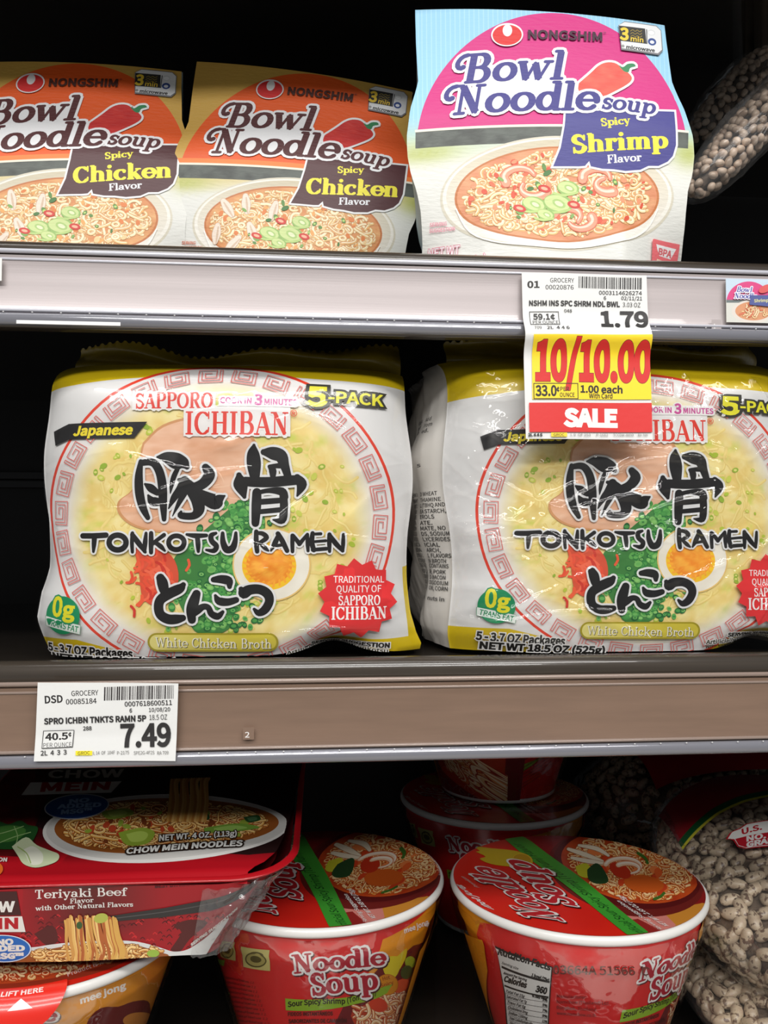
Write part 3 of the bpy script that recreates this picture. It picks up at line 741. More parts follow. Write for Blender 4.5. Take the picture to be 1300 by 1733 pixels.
# ------------------------------------------------------------------ bowl noodle cartons
# front drawn on the plane of the pink carton; the two orange ones reuse the same layout
def carton_art(M, kind):
    sh = kind == 'shrimp'
    INK = (62, 58, 132) if sh else (84, 40, 42)
    PL = (66, 64, 138) if sh else (80, 42, 46)
    DISC = (207, 44, 128) if sh else (232, 92, 30)
    a = Art(M); WH = (232, 232, 230)
    def bgc(x, y):
        top = np.array([150, 203, 232.]) if sh else np.array([205, 164, 78.])
        c = np.broadcast_to(top, x.shape+(3,))
        c = mixc2(c, (196, 214, 190) if sh else (222, 196, 120), np.clip((y-200)/45, 0, 1))
        g = np.exp(-((x-716)/55)**2-((y-262)/16)**2)+np.exp(-((x-1168)/30)**2-((y-262)/22)**2)
        c = mixc2(c, (226, 226, 220), np.clip((y-238)/46, 0, 1)+0*x)
        return mixc2(c, (178, 186, 96), g*.8)
    a.rect(660, -10, 1230, 520, bgc)
    if sh:
        for i in range(60): a.rect(700+i*8, 0, 702+i*8, 205, (166, 212, 236))
    # big disc, dark bar
    t = np.radians(np.linspace(189, 351, 60)); t = t[(249+234*np.sin(t)) < 214.5]
    dp = [(937+231*math.cos(q), 249+234*math.sin(q)) for q in t]
    a.poly([(706, 214.5)]+dp+[(1168, 214.5)], DISC)
    a.rect(704, 213, 1172, 217, (238, 232, 214)); a.rect(705, 217, 1171, 243, shaded((66, 70, 66), (92, 98, 92), 14, 3))
    if not sh: a.rect(690, 204, 1190, 213, (240, 132, 60))
    # picture bowl
    a.ell(948, 327, 200, 95, (214, 208, 190), n=70); a.ell(948, 326, 196, 91, (240, 236, 226), n=70)
    a.ell(948, 324, 190, 86, lambda x, y: mixc((206, 196, 170), (240, 236, 228), (y-235)/150), n=70)
    broth = (lambda x, y: mixc((206, 120, 84), (232, 176, 130), fbm(x/22, y/14, 5))) if sh else (lambda x, y: mixc((204, 116, 66), (235, 190, 130), fbm(x/22, y/14, 9)))
    a.ell(947, 328, 175, 79, (196, 120, 70), n=60); a.ell(947, 328, 171, 76, broth, n=60)
    noodles(a, 947, 328, 168, 73, 430, [(240, 214, 158), (232, 196, 130), (246, 228, 184), (226, 178, 116)], 4.6, 11 if sh else 12, 7, (206, 146, 96), hi=(250, 240, 214), squash=.75, curl=.55)
    bits(a, 947, 325, 160, 66, 90, [(226, 110, 76), (238, 150, 110), (214, 84, 56)] if sh else [(236, 170, 100), (222, 130, 70), (240, 205, 150)], 6, 3)
    if sh:
        for cx, cy, r0, a0, s_ in ((880, 300, 26, 150, 1), (905, 318, 22, 20, 1), (1010, 300, 24, 170, 1), (1030, 312, 20, 60, 1), (960, 365, 24, 200, 1), (985, 372, 20, 330, 1)):
            p = [(cx+r0*math.cos(math.radians(a0+k*32)), cy+.62*r0*math.sin(math.radians(a0+k*32)), 15-k*1.6) for k in range(7)]
            a.stroke(p, (220, 110, 84), add=3); a.stroke(p, (240, 158, 128)); a.stroke([(q[0]-1, q[1]-2, q[2]*.35) for q in p], (250, 214, 196))
    else:
        for k, (cx, cy, r0) in enumerate(((815, 300, 0), (850, 290, 20), (800, 350, 30), (835, 372, 60), (870, 345, 10), (905, 300, 35))):
            q = math.radians(r0+60); p = [(cx-22*math.cos(q), cy-16*math.sin(q), 10), (cx, cy, 17), (cx+22*math.cos(q), cy+16*math.sin(q), 9)]
            a.stroke(p, (206, 176, 150), add=2); a.stroke(p, (238, 222, 206)); a.stroke([(x+2, y+3, w*.25) for x, y, w in p], (214, 188, 164))
    bits(a, 940, 330, 130, 50, 16, [(96, 140, 70), (70, 120, 60), (130, 170, 90)], 7, 8, ringy=.4)
    for cx, cy, r in ((905, 345, 17), (945, 343, 20), (962, 318, 15), (925, 362, 12)):
        a.ell(cx, cy, r*1.25, r*.8, (150, 186, 104), 10); a.ell(cx-1, cy-1, r*1.1, r*.62, (204, 220, 150), 14); a.ell(cx+2, cy, r*.6, r*.32, (170, 200, 120), 25); a.ell(cx+2, cy, r*.38, r*.18, (226, 232, 190), 25); a.stroke([(cx-r*1.6, cy+r*.5), (cx-r*.4, cy+r*.75), (cx+r, cy+r*.5)], (186, 210, 130), 4)
    for cx, cy in ((922, 318), (880, 352), (972, 345)): a.ell(cx, cy, 11, 6, (206, 60, 50), 15); a.ell(cx, cy, 6, 2.6, (240, 180, 150), 15)
    a.stroke([(775, 345), (800, 385), (850, 408), (948, 417), (1050, 406), (1100, 380), (1120, 345)], (250, 248, 242), 2.5)
    # flavour plaque
    pl = [(956, 192), (1020, 189), (1080, 186), (1146, 182), (1148, 240), (1143, 258), (1134, 268), (1118, 276), (1100, 277), (1086, 284), (1060, 287), (1040, 285), (1020, 285), (1000, 281.5), (997, 273), (990, 281), (980, 282), (936, 282), (948, 252), (954, 216)]
    a.poly(pl, PL, out=(236, 236, 236), ow=3.6)
    YL = (242, 230, 66)
    a.S('Spicy', 1016, 216, 1067, 209.5, 13, YL, .24, .1)
    if sh: a.S('Shrimp', 967, 261, 1133, 246, 29, YL, .27, .1)
    else: a.S('Chicken', 962, 262, 1140, 247, 30, YL, .27, .1)
    a.S('Flavor', 1028, 276, 1088, 269.5, 13, (236, 236, 240), .22, .1)
    # chilli
    z4 = lambda L: [(740+x/3.333, 60+y/3.333) for x, y in L]
    pod = z4([(800, 268), (870, 204), (915, 160), (960, 138), (1010, 138), (1050, 162), (1096, 200), (1108, 228), (1080, 262), (1000, 312), (935, 345), (880, 350), (800, 320)])
    stem = z4([(1030, 148), (1058, 160), (1085, 140), (1120, 135), (1132, 150), (1100, 163), (1090, 188), (1066, 186), (1050, 172)])
    a.poly(pod, (236, 236, 236), out=(236, 236, 236), ow=4, smooth=3); a.poly(stem, (236, 236, 236), out=(236, 236, 236), ow=4, smooth=3)
    a.poly(pod, (lambda x, y: mixc((226, 70, 62), (240, 110, 90), fbm(x/14, y/9, 2))) if sh else (lambda x, y: mixc((190, 34, 36), (214, 60, 50), fbm(x/14, y/9, 2))), smooth=3)
    a.poly(stem, (50, 132, 84), smooth=3)
    # name lettering: white backing first, then ink
    OUT = (238, 238, 240)
    a.poly([(800, 110), (950, 95), (960, 150), (1005, 180), (800, 190)], OUT)
    for add, c in ((4.6, OUT), (0, INK)):
        for args in (('\u03b2owl', 783, 138, 953, 134, 50, .2, .085, .22), ('\u03bdoodle', 764, 194, 1010, 189, 51, .2, .085, .2), ('soup', 1016, 185, 1109, 191, 29, .2, .09, .22)):
            tx, x0, y0, x1, y1, h, T, t, s_ = args
            a.S(tx, x0, y0, x1, y1, h, c, T+.015+2*add/h, t+.02+2*add/h, shear=s_)
    # maker's mark
    a.ell(860, 54.5, 27, 20.5, (236, 232, 232)); a.ell(860, 55, 24.5, 18, (214, 44, 44)); a.ell(860.5, 47, 8, 10.5, (236, 232, 232), 0)
    a.T('NONGSHIM', 896, 62, 1021, 64, 14.5, (62, 22, 48) if sh else (70, 30, 20), .9); a.T('\u00ae', 1024, 53, 1029, 53, 5, (62, 22, 48), 0)
    # microwave badge
    a.poly([(1052, 35), (1062, 28), (1118, 31), (1126, 38), (1128, 73), (1121, 81), (1056, 77)], (120, 120, 124), out=(120, 120, 124), ow=1.2)
    a.poly([(1052, 34), (1062, 28), (1118, 31), (1126, 38), (1127.5, 72), (1120, 79), (1056, 75)], (222, 224, 226))
    a.poly([(1052, 35), (1098, 37), (1100, 64), (1053, 62)], (44, 44, 44)); YB = (235, 200, 60)
    a.T('3', 1054, 59, 1067, 59.5, 20, YB, 1.3, res=4); a.T('min', 1072, 61, 1094, 62, 8.5, YB, .3)
    for k in range(3): a.stroke([(1072+i*4, 42+k*5+1.4*(-1)**i) for i in range(6)], (150, 130, 50), 1.1, 3, 4)
    a.rect(1100, 38, 1101.5, 64, (40, 40, 40)); a.ell(1110, 59.5, 7.5, 6.5, (46, 74, 140)); a.ell(1110, 60, 4, 3, (225, 228, 235)); a.ell(1109, 43, 7, 5, (205, 208, 210)); a.ell(1109, 43.5, 5.5, 3.6, (232, 234, 236))
    a.ell(1058, 71, 2.6, 2.6, (150, 150, 150)); a.T('microwave', 1064, 75, 1114, 77.5, 5.8, (40, 40, 40), .35)
    # small print
    PK = (232, 150, 168) if sh else (206, 110, 80)
    a.T('SERVING', 732, 369, 760, 369.5, 5.5, PK, .2); a.T('SUGGESTION', 732, 378, 774, 378.5, 5.5, PK, .2)
    a.T('NET WT', 732, 416, 783, 417, 14, (236, 236, 236), .2, out=(222, 120, 146), ow=.9); a.T('3.03 OZ (86g)', 732, 437, 825, 439, 14, (236, 236, 236), .2, out=(222, 120, 146), ow=.9)
    a.poly([(1117, 394), (1166, 396), (1168, 434), (1119, 432)], (232, 112, 118), out=(232, 112, 118), ow=3)
    a.poly([(1122, 398), (1163, 400), (1160, 406), (1155, 415), (1131, 414), (1125, 405)], (238, 236, 236)); a.T('BPA', 1129, 412, 1155, 413, 9, (216, 110, 116), .7); a.T('FREE', 1127, 430, 1159, 431.5, 10, (242, 214, 190), .8)
    return a
def mixc2(c, d, t):
    t = np.clip(t, 0, 1)[..., None]; return c*(1-t)+np.asarray(d, float)*t

# carton frame: origin at the foot of its front, x right, z up, leaning back a little
FT = at(945, 445, .4015)
MW_SHR = TR((FT[0], FT[1]+.003, z(.1386+.0094)), rx=math.radians(-7), rz=math.radians(.5))
Ms = plane_map(MW_SHR)
EDL = [(-30, 706), (8, 706), (60, 707), (128, 710), (150, 704), (176, 696), (224, 690), (255, 692), (285, 698), (312, 708), (345, 716), (390, 721), (430, 722), (520, 722)]
EDR = [(-30, 1134), (16, 1134), (60, 1138), (128, 1146), (150, 1155), (176, 1166), (224, 1180), (255, 1183), (285, 1181), (312, 1173), (345, 1172), (390, 1175), (430, 1182), (520, 1186)]
def edge_uv(E): 
    q = Ms(np.array([(x, y) for y, x in E], float)); o = np.argsort(q[:, 1]); return q[o]
EL, ER = edge_uv(EDL), edge_uv(EDR)
ztop = Ms(np.array([[920., 12.]]))[0, 1]
def cclamp(U, V):
    l = np.interp(V, EL[:, 1], EL[:, 0]); r = np.interp(V, ER[:, 1], ER[:, 0]); return np.clip(U, l, r), V
zk = Ms(np.array([[920., 205.]]))[0, 1]
def cF(U, V):
    k = (V-zk)
    y = .0015*np.exp(-(k/.02)**2)*-1 + np.where(k > 0, k*.045, -k*.02)   # soft fold across the face
    y = y + .004*(U/.065)**2 + .0012*np.clip(1-V/.05, 0, 1)*np.sin(U*120+V*60)
    y = y + .012*np.clip((.045-V)/.045, 0, 1)**2*np.clip(np.abs(U)/.06-.6, 0, 1)*2
    return np.stack([U, y, V], -1)
DEP = .070
def make_carton(art, mw, label, seed, proto=None):
    r = empty('noodle_bowl_carton', mw, label, 'noodle carton', 'bowl noodle cartons on the top shelf')
    if proto:
        for ch in proto.children: c = ch.copy(); COL.objects.link(c); c.parent = r
        return r
    lo, hi = EL[:, 0].min()-.003, ER[:, 0].max()+.003
    topc = (150, 203, 232) if 'pink' in label else (205, 164, 78)
    sheet('front_panel', art, lo, -.0082, hi, ztop, cF, M_GLOSSCARD, r, .004, (226, 226, 222), cclamp)
    # card body behind the face: side, top, foot and rear walls following the same outline
    vs = np.linspace(-.0082, ztop, 60)
    for nm, E, sgn in (('side_wall', EL, 1), ('side_wall', ER, -1)):
        e = np.interp(vs, E[:, 1], E[:, 0]); P = np.zeros((60, 10, 3))
        for i, d in enumerate(np.linspace(0, 1, 10)):
            F0 = cF(e, vs); P[:, i] = F0; P[:, i, 1] += .0004+d*DEP; P[:, i, 0] *= 1-.14*d; P[:, i, 2] += .0115*d*np.clip(1-(vs+.0082)/.03, 0, 1)
            P[:, i, 0] += sgn*(.0005+ (.003*np.sin(d*math.pi*.5))*np.exp(-((vs-.065)/.05)**2*0)*(d > 0))
        grid_obj(nm, P if sgn < 0 else P[:, ::-1], M_SIDE[topc], r)
    us = np.linspace(EL[-1, 0]+.0005, ER[-1, 0]-.0005, 24); P = np.zeros((2, 24, 3))
    for k, d in enumerate((0.0004, DEP)): P[k] = cF(us, us*0+ztop-.0003); P[k, :, 1] += d; P[k, :, 0] *= 1-.14*k
    grid_obj('top_wall', P, M_SIDE[topc], r)
    us = np.linspace(EL[0, 0]+.0005, ER[0, 0]-.0005, 24); P = np.zeros((2, 24, 3))
    for k, d in enumerate((.0004, DEP)): P[k] = cF(us, us*0-.0079); P[k, :, 1] += d; P[k, :, 2] += .0115*k; P[k, :, 0] *= 1-.14*k
    grid_obj('foot_wall', P[::-1], M_CARD, r)
    # the plastic bowl inside, its rim showing at the waist of the sleeve
    prof = [(.0, .0), (.036, .0), (.038, .003), (.0585, .058), (.0600, .0600), (.0640, .0605), (.0640, .0625), (.0590, .0630), (.0, .0632)]
    b = revolve('bowl', [(rr*.95, zz) for rr, zz in prof], M_WHITE, r, 64)
    b.matrix_local = Matrix.Translation((0.0, .066+.001, .070)) @ Matrix.Rotation(math.radians(90), 4, 'X')
    return r
M_SIDE = {(150, 203, 232): m_plain('blue_white_card', (176, 198, 206), .5), (205, 164, 78): m_plain('gold_card', (196, 164, 104), .5)}
ART_SHR = carton_art(Ms, 'shrimp'); ART_CHK = carton_art(Ms, 'chicken')
make_carton(ART_SHR, MW_SHR, 'pink and blue bowl noodle carton, spicy shrimp flavour, right of the orange cartons', 1)
# orange cartons: placed so that the maker's mark, badge and flavour fall where the photo shows them
def place_like(p_logo, p_badge, depth, lean, zbase):
    """in-plane roll and position of a leaning carton at a given depth"""
    A = Ms(np.array([[860., 54.5], [1089., 54.]]))
    P = at(*p_logo, depth); Q = at(*p_badge, depth)
    ang = math.atan2(Q[2]-P[2], Q[0]-P[0]) - math.atan2(A[1, 1]-A[0, 1], A[1, 0]-A[0, 0])
    sc = math.hypot(Q[0]-P[0], Q[2]-P[2])/math.hypot(*(A[1]-A[0]))
    R = Matrix.Rotation(-ang, 4, 'Y') @ Matrix.Rotation(lean, 4, 'X') @ Matrix.Diagonal((sc, sc, sc, 1))
    off = R @ Vector((A[0, 0], cF(A[0:1, 0], A[0:1, 1])[0, 1], A[0, 1]))
    loc = Vector(P)-off
    return Matrix.Translation(loc) @ R
MW_C2 = place_like((457, 152.5), (656, 167), .494, math.radians(-7), 0)
pc2 = make_carton(ART_CHK, MW_C2, 'orange and gold bowl noodle carton, chicken flavour, directly left of the pink carton', 2)
MW_C1 = place_like((52, 142), (260.5, 135.5), .4957, math.radians(-9), 0)
make_carton(ART_CHK, MW_C1, 'orange and gold bowl noodle carton cut by the left edge of the photo', 3, pc2)
# ------------------------------------------------------------------ five-packs of ramen in clear overwrap
KANJI = [ # brush strokes: x, y, width in the enlarged lettering (3.8235 per pixel, origin 200, 730)
 [(168,205,30),(155,300,52),(158,400,58),(178,490,52),(212,562,32)], [(172,215,38),(225,208,46),(262,225,52),(292,280,56),(306,360,58),(310,450,54),(316,572,30)],
 [(195,348,16),(230,372,52),(272,402,40)], [(215,420,16),(240,455,58),(282,462,52)],
 [(275,178,16),(330,180,70),(392,202,104),(440,218,80),(462,240,36)], [(402,252,30),(378,305,34),(364,362,26),(357,408,6)],
 [(448,328,60),(415,388,52),(378,440,42),(345,504,8)], [(458,392,36),(420,452,34),(370,552,6)],
 [(412,322,24),(460,338,52),(500,392,84),(528,452,80),(536,512,72),(502,550,48),(425,548,42),(425,524,18)],
 [(580,244,50),(604,290,72),(566,344,66),(508,372,60)], [(520,402,60),(572,432,80),(640,462,96),(672,440,56),(700,424,14)],
 [(886,102,20),(882,150,74),(886,220,90),(892,300,64)], [(948,146,40),(1000,152,80),(1056,172,82),(1080,232,60),(1102,302,46)],
 [(985,238,26),(1004,262,48),(1006,300,36)], [(990,236,24),(1050,232,36)],
 [(792,292,36),(802,350,92),(826,430,26)], [(830,332,60),(900,336,64),(1000,336,66),(1100,326,66),(1166,322,60)], [(1160,306,44),(1188,352,66),(1160,424,12)],
 [(905,402,58),(902,482,62),(896,596,50)], [(908,404,28),(980,390,32),(1060,396,54),(1082,430,46)], [(1072,420,50),(1076,500,52),(1064,578,46),(1008,576,10)],
 [(930,462,38),(1060,452,36)], [(930,524,32),(1060,512,34)]]
KANA = [ # 5.652 per pixel, origin 250, 960
 [(150,96,84),(168,140,104),(182,200,96),(196,232,80)], [(366,158,50),(330,196,92),(232,244,100),(152,300,92),(132,370,90),(152,442,90),(222,482,92),(300,482,88),(362,470,62)],
 [(490,246,80),(462,330,104),(440,400,92),(446,486,78)], [(460,440,50),(500,400,70),(556,366,58),(602,376,56),(632,430,62),(690,452,66),(736,412,34)],
 [(650,112,54),(720,108,80),(790,124,82),(800,178,46)], [(668,262,30),(702,312,76),(782,322,72),(862,302,58)],
 [(908,200,50),(932,236,104),(990,206,96),(1080,202,90),(1152,242,90),(1172,312,82),(1132,390,80),(1072,422,62),(1030,388,30)]]
CAPS1 = [ # 5.417 per pixel, origin 130, 885
 [(78,120,50),(180,120,50),(298,114,50)], [(190,138,50),(186,200,44),(181,262,26)], 'o 405 180 78 66 50',
 [(540,96,34),(536,180,36),(540,264,30)], [(540,112,44),(600,190,50),(656,264,30)], [(664,96,28),(656,180,44),(650,258,34)],
 [(710,96,40),(710,180,46),(710,268,38)], [(828,112,38),(762,160,36),(730,188,38)], [(750,182,38),(800,216,44),(834,248,24)], 'o 940 180 70 60 44',
 [(1032,108,24),(1110,120,46),(1208,116,34)], [(1128,132,44),(1134,200,44),(1136,258,28)]]
CAPS2 = [ # 5.2 per pixel, origin 350, 885
 [(98,92,26),(58,112,44),(62,160,46),(102,202,46),(80,242,42),(14,234,20)], [(156,92,32),(160,170,50),(190,232,60),(240,222,60),(264,160,46),(270,90,28)],
 [(446,78,38),(446,170,44),(454,250,38)], [(440,92,30),(500,96,40),(534,130,42),(490,166,34),(455,176,18)], [(480,182,30),(520,220,38),(550,244,18)],
 [(640,98,32),(606,180,48),(572,244,18)], [(632,96,42),(670,160,46),(710,244,40)], [(610,202,28),(690,190,28)],
 [(756,112,36),(755,180,36),(756,250,32)], [(760,112,34),(815,182,40)], [(884,102,28),(815,186,38)], [(885,102,30),(886,180,36),(890,244,28)],
 [(930,92,38),(922,170,46),(940,238,42)], [(922,100,24),(1000,96,28)], [(930,166,24),(1044,156,26)], [(930,236,34),(1050,226,34)],
 [(1076,102,38),(1074,180,40),(1076,250,28)], [(1080,112,38),(1130,180,46),(1190,244,32)], [(1196,102,28),(1194,180,36),(1190,244,28)]]
INKB = (24, 22, 22)
def brush(a, strokes, ox, oy, k, add, col):
    for s_ in strokes:
        if isinstance(s_, str):
            c = [float(v) for v in s_.split()[1:]]; t = np.linspace(0, 2*math.pi, 30)
            p = [(ox+(c[0]+c[2]*math.cos(q))/k, oy+(c[1]+c[3]*math.sin(q))/k, c[4]/k+add) for q in t]; a.stroke(p, col, k=1)
        else: a.stroke([(ox+x/k, oy+y/k, w/k+add) for x, y, w in s_], col, k=5, nd=12)
def ramen_art(M):
    a = Art(M)
    YW = (212, 184, 22)
    a.poly([(20, 560), (760, 560), (760, 656), (690, 651), (560, 642), (372, 630), (200, 641), (120, 649), (20, 656)], YW)
    a.poly([(20, 1083), (130, 1083), (250, 1112), (480, 1120), (560, 1090), (640, 1084), (692, 1080), (690, 960), (760, 950), (760, 1180), (20, 1180)], YW)
    RC = (372, 880)
    def disc(x, y):
        r = np.hypot((x-RC[0])/262, (y-RC[1])/234); n = fbm(x/34, y/30, 4, 4); n2 = fbm(x/11, y/11, 9, 3)
        c = mixc((230, 200, 116), (242, 226, 158), (n-.3)*2.2); c = mixc2(c, (246, 232, 176), (n2-.55)*2.0)
        c = mixc2(c, (200, 206, 90), (fbm(x/26, y/24, 31)-.58)*3.0)
        return mixc2(c, (230, 228, 226), (r-.86)/.14)
    a.ell(RC[0], RC[1], 293, 263, (228, 226, 224), n=90, out=(224, 66, 44), ow=5)
    a.ell(RC[0], RC[1], 262, 234, disc, n=80)
    # swirling broth noodles
    r = random.Random(4)
    for i in range(150):
        t = r.uniform(0, 6.28); q = .55+.36*r.random(); x, y = RC[0]+q*236*math.cos(t), RC[1]+q*210*math.sin(t); h = t+1.57+r.gauss(0, .5); p = []
        for k in range(6): p.append((x, y)); x += 9*math.cos(h); y += 9*math.sin(h); h += r.gauss(0, .45)
        a.bat = 1+2*(i % 40); a.stroke(p, r.choice([(232, 206, 126), (226, 200, 116)]), 5.2, 2, 6); a.bat += 1; a.stroke([(u-.4, v-.8) for u, v in p], r.choice([(240, 220, 146), (236, 214, 136)]), 3, 2, 6)
    a.bat = None; a.lv += 84
    r = random.Random(8)
    for i in range(120):
        t = r.uniform(0, 6.28); q = .4+.55*r.random(); x, y = RC[0]+q*245*math.cos(t), RC[1]+q*214*math.sin(t); s_ = r.uniform(3, 7)
        a.ell(x, y, s_, s_*.7, r.choice([(186, 200, 70), (170, 190, 60), (200, 206, 90), (150, 180, 60)]), r.uniform(0, 180), 12)
        if r.random() < .5: a.ell(x, y, s_*.5, s_*.35, (222, 220, 130), 0, 10)
    # pork slice, ginger, spring onion, egg
    meat = [(246, 752), (280, 722), (340, 708), (400, 720), (436, 752), (446, 800), (432, 850), (398, 884), (350, 900), (280, 902), (232, 892), (206, 872), (204, 850), (226, 832), (244, 800), (242, 772)]
    a.poly(meat, (208, 150, 100), smooth=5)
    a.poly([(325+(x-325)*.965, 820+(y-820)*.96) for x, y in meat], lambda x, y: mixc((222, 166, 130), (238, 194, 164), (fbm(x/30, y/12, 6)-.25)*1.9), smooth=4)
    for i in range(26):
        x, y = r.uniform(235, 420), r.uniform(760, 885); a.stroke([(x, y), (x+r.uniform(6, 18), y+r.gauss(0, 4)), (x+r.uniform(20, 30), y+r.gauss(0, 7))], (240, 200, 170), 1.6, 3, 5)
    gn = [(50, 130, 62), (70, 150, 70), (96, 172, 84), (40, 112, 56), (120, 184, 96), (30, 98, 50)]
    a.poly([(398, 856), (440, 850), (450, 900), (430, 960), (400, 1010), (390, 1062), (340, 1070), (318, 1040), (300, 1000), (296, 950), (330, 915)], (64, 128, 62), smooth=4)
    for i in range(330):
        q = r.random(); y = 850+q*215; x = 415-q*55+r.gauss(0, 22+q*12)
        s_ = r.uniform(4.5, 8); a.bat = 1+3*(i % 50); a.ell(x, y, s_, s_*.75, r.choice(gn), r.uniform(0, 180), 12)
        a.bat += 1; a.ell(x, y, s_*.62, s_*.42, r.choice([(104, 176, 90), (140, 200, 110), (80, 156, 76)]), 0, 10)
        if r.random() < .5: a.bat += 1; a.ell(x, y, s_*.3, s_*.2, (50, 120, 60), 0, 8)
    a.bat = None; a.lv += 156
    a.poly([(232, 928), (268, 922), (300, 948), (304, 990), (270, 1022), (246, 1010), (240, 970)], (216, 84, 56), smooth=4)
    for i in range(70):
        x, y = r.gauss(262, 17), r.gauss(966, 26); h = r.gauss(.9, .7); a.bat = 1+(i % 30)
        a.stroke([(x, y), (x+9*math.cos(h), y+9*math.sin(h)), (x+18*math.cos(h+.4), y+18*math.sin(h+.4))], r.choice([(232, 84, 56), (240, 110, 78), (206, 58, 44), (236, 96, 60)]), 4.5, 2, 6)
    a.bat = None; a.lv += 32
    a.ell(461, 955, 65, 61, (232, 196, 120), 0, 50); a.ell(461, 955, 62.5, 58.5, lambda x, y: mixc((244, 240, 228), (226, 220, 204), fbm(x/30, y/30, 3)), 0, 50)
    a.ell(457, 957, 45, 40, (244, 196, 40), 0, 44); a.ell(457, 955, 38, 33, lambda x, y: mixc((238, 140, 36), (250, 186, 70), (fbm(x/9, y/9, 5)-.3)*1.8), 0, 40)
    for i in range(24):
        t = i*.262; a.stroke([(457+34*math.cos(t), 955+29*math.sin(t)), (457+42*math.cos(t+.1), 955+37*math.sin(t+.1))], (248, 170, 50), 3.5, 1, 6)
    # meander border
    FR = (214, 104, 96)
    for i in range(30):
        t = 2*math.pi*i/30+.05; cx, cy = RC[0]+271*math.cos(t), RC[1]+242*math.sin(t)
        tx, ty = -math.sin(t)*271, math.cos(t)*242; L = math.hypot(tx, ty); tx, ty = tx/L, ty/L; nx_, ny_ = ty, -tx
        fl = 1 if i % 2 else -1
        q = [(-21, -12), (21, -12), (21, 12), (-9, 12), (-9, 1), (6, 1), (6, -4), (14, -4), (14, 5), (-2, 5)] if True else []
        q = [(-20, 12), (-20, -12), (20, -12), (20, 12), (-10, 12), (-10, -3), (9, -3), (9, 5), (-2, 5)]
        q2 = [(-20, 12), (-15.5, 12), (-15.5, -7.5), (14.5, -7.5), (14.5, 7.5)]
        for w in (q, q2): a.stroke([(cx+(u*fl)*tx+v*nx_, cy+(u*fl)*ty+v*ny_) for u, v in w], FR, 1.4, 1, 4)
    # lettering
    WT = (234, 232, 230); RD = (222, 56, 40)
    a.poly([(86, 728), (116, 717), (254, 717), (232, 744), (117, 744), (92, 753)], (34, 32, 32)); a.T('Japanese', 126, 737.5, 227, 737.5, 15, (234, 214, 52), 1.1, shear=.22)
    a.rect(228, 668, 368, 697, WT); a.rect(315, 697, 492, 742, WT); a.rect(316, 692, 492, 740, WT)
    a.S('SAPPORO', 233, 695, 364, 695, 25.5, RD, .2, .075, out=WT, ow=3)
    a.S('ICHIBAN', 317, 739, 490, 740, 38, RD, .19, .07, out=WT, ow=3)
    a.ring(497.5, 703, 5.2, 5.2, 1, RD, 20); a.T('R', 495.3, 706, 500, 706, 6, RD, .2)
    MG = (198, 72, 148)
    a.rect(373, 675, 504, 692, WT); a.T('COOK IN', 376, 687, 427, 688, 9.5, MG, .45, out=WT, ow=3); a.T('MINUTES', 449, 689, 503, 690, 9.5, MG, .45, out=WT, ow=3); a.T('3', 433, 689, 444, 689.5, 17, MG, 1.1, out=WT, ow=2)
    YP = (226, 220, 42); DK = (48, 46, 36)
    a.T('5', 521, 689, 551, 690, 30, YP, 2.2, out=DK, ow=4); a.T('-PACK', 556, 684, 648, 687, 18.5, YP, .9, out=DK, ow=3.6)
    for add, c in ((7.5, (226, 226, 226)), (0, INKB)):
        brush(a, KANJI, 200, 730, 3.8235, add, c)
    for add, c in ((6, (226, 226, 226)), (0, INKB)):
        brush(a, CAPS1, 130, 885, 5.417, add, c); brush(a, CAPS2, 350, 885, 5.2, add, c)
    for add, c in ((7, (226, 226, 226)), (0, INKB)):
        brush(a, KANA, 250, 960, 5.652, add, c)
    # 0g trans fat
    G = (22, 138, 88)
    a.ell(108, 1041, 32, 31.5, G, 0, 50)
    a.poly([(74.5, 1043), (141.5, 1056), (140, 1072), (75, 1059)], G); a.poly([(75.5, 1043.6), (141, 1056.4), (139.5, 1071.6), (75.6, 1058.8)], (226, 232, 226)); a.T('TRANS FAT', 79, 1056.8, 136, 1068.3, 9.5, G, .35)
    a.T('0', 89, 1042, 106, 1043, 31, (222, 214, 40), 1.6, out=G, ow=2.5); a.T('g', 110, 1043, 129, 1044, 24, (222, 214, 40), 1.5, out=G, ow=2.5)
    # broth pill
    OL = (160, 146, 20)
    a.rect(270, 1068, 456, 1099, OL); a.ell(270, 1083.5, 16, 15.5, OL, 0, 24); a.ell(456, 1083.5, 16, 15.5, OL, 0, 24)
    pc = lambda x, y: mixc((226, 214, 130), (206, 190, 60), (x-256)/150)
    a.rect(270, 1071, 456, 1096, pc); a.ell(270, 1083.5, 12.5, 12.5, pc, 0, 24); a.ell(456, 1083.5, 12.5, 12.5, pc, 0, 24)
    a.S('White Chicken Broth', 267, 1091, 461, 1094, 16, (238, 234, 214), .13, .07, sh=(1.2, 1.2), shc=(92, 84, 30))
    a.T('5 - 3.7 OZ Packages', 77, 1103, 227, 1110, 14, (30, 28, 26), 1.0, out=WT, ow=2)
    a.T('NET WT 18.5 OZ (525g)', 84, 1120, 300, 1126, 13, (30, 28, 26), 1.0, out=WT, ow=2)
    a.T('SERVING SUGGESTION', 525, 1096, 657, 1097, 8, (40, 36, 30), .7, out=WT, ow=1.4)
    a.T('Artificially Flavored Tonkotsu', 484, 1108, 655, 1107, 7.5, (60, 54, 30), .35, out=WT, ow=1.0)
    a.T('WITH NATURAL AND ARTIFICIAL FLAVOR', 484, 1116, 640, 1115, 5, (60, 54, 30), .3)
    # starburst
    p = []
    for i in range(28):
        t = math.pi*i/14-.1; R_ = 67 if i % 2 else 56; p.append((604+R_*math.cos(t), 1011+R_*math.sin(t)))
    a.poly(p, (222, 50, 52)); WB = (240, 232, 230)
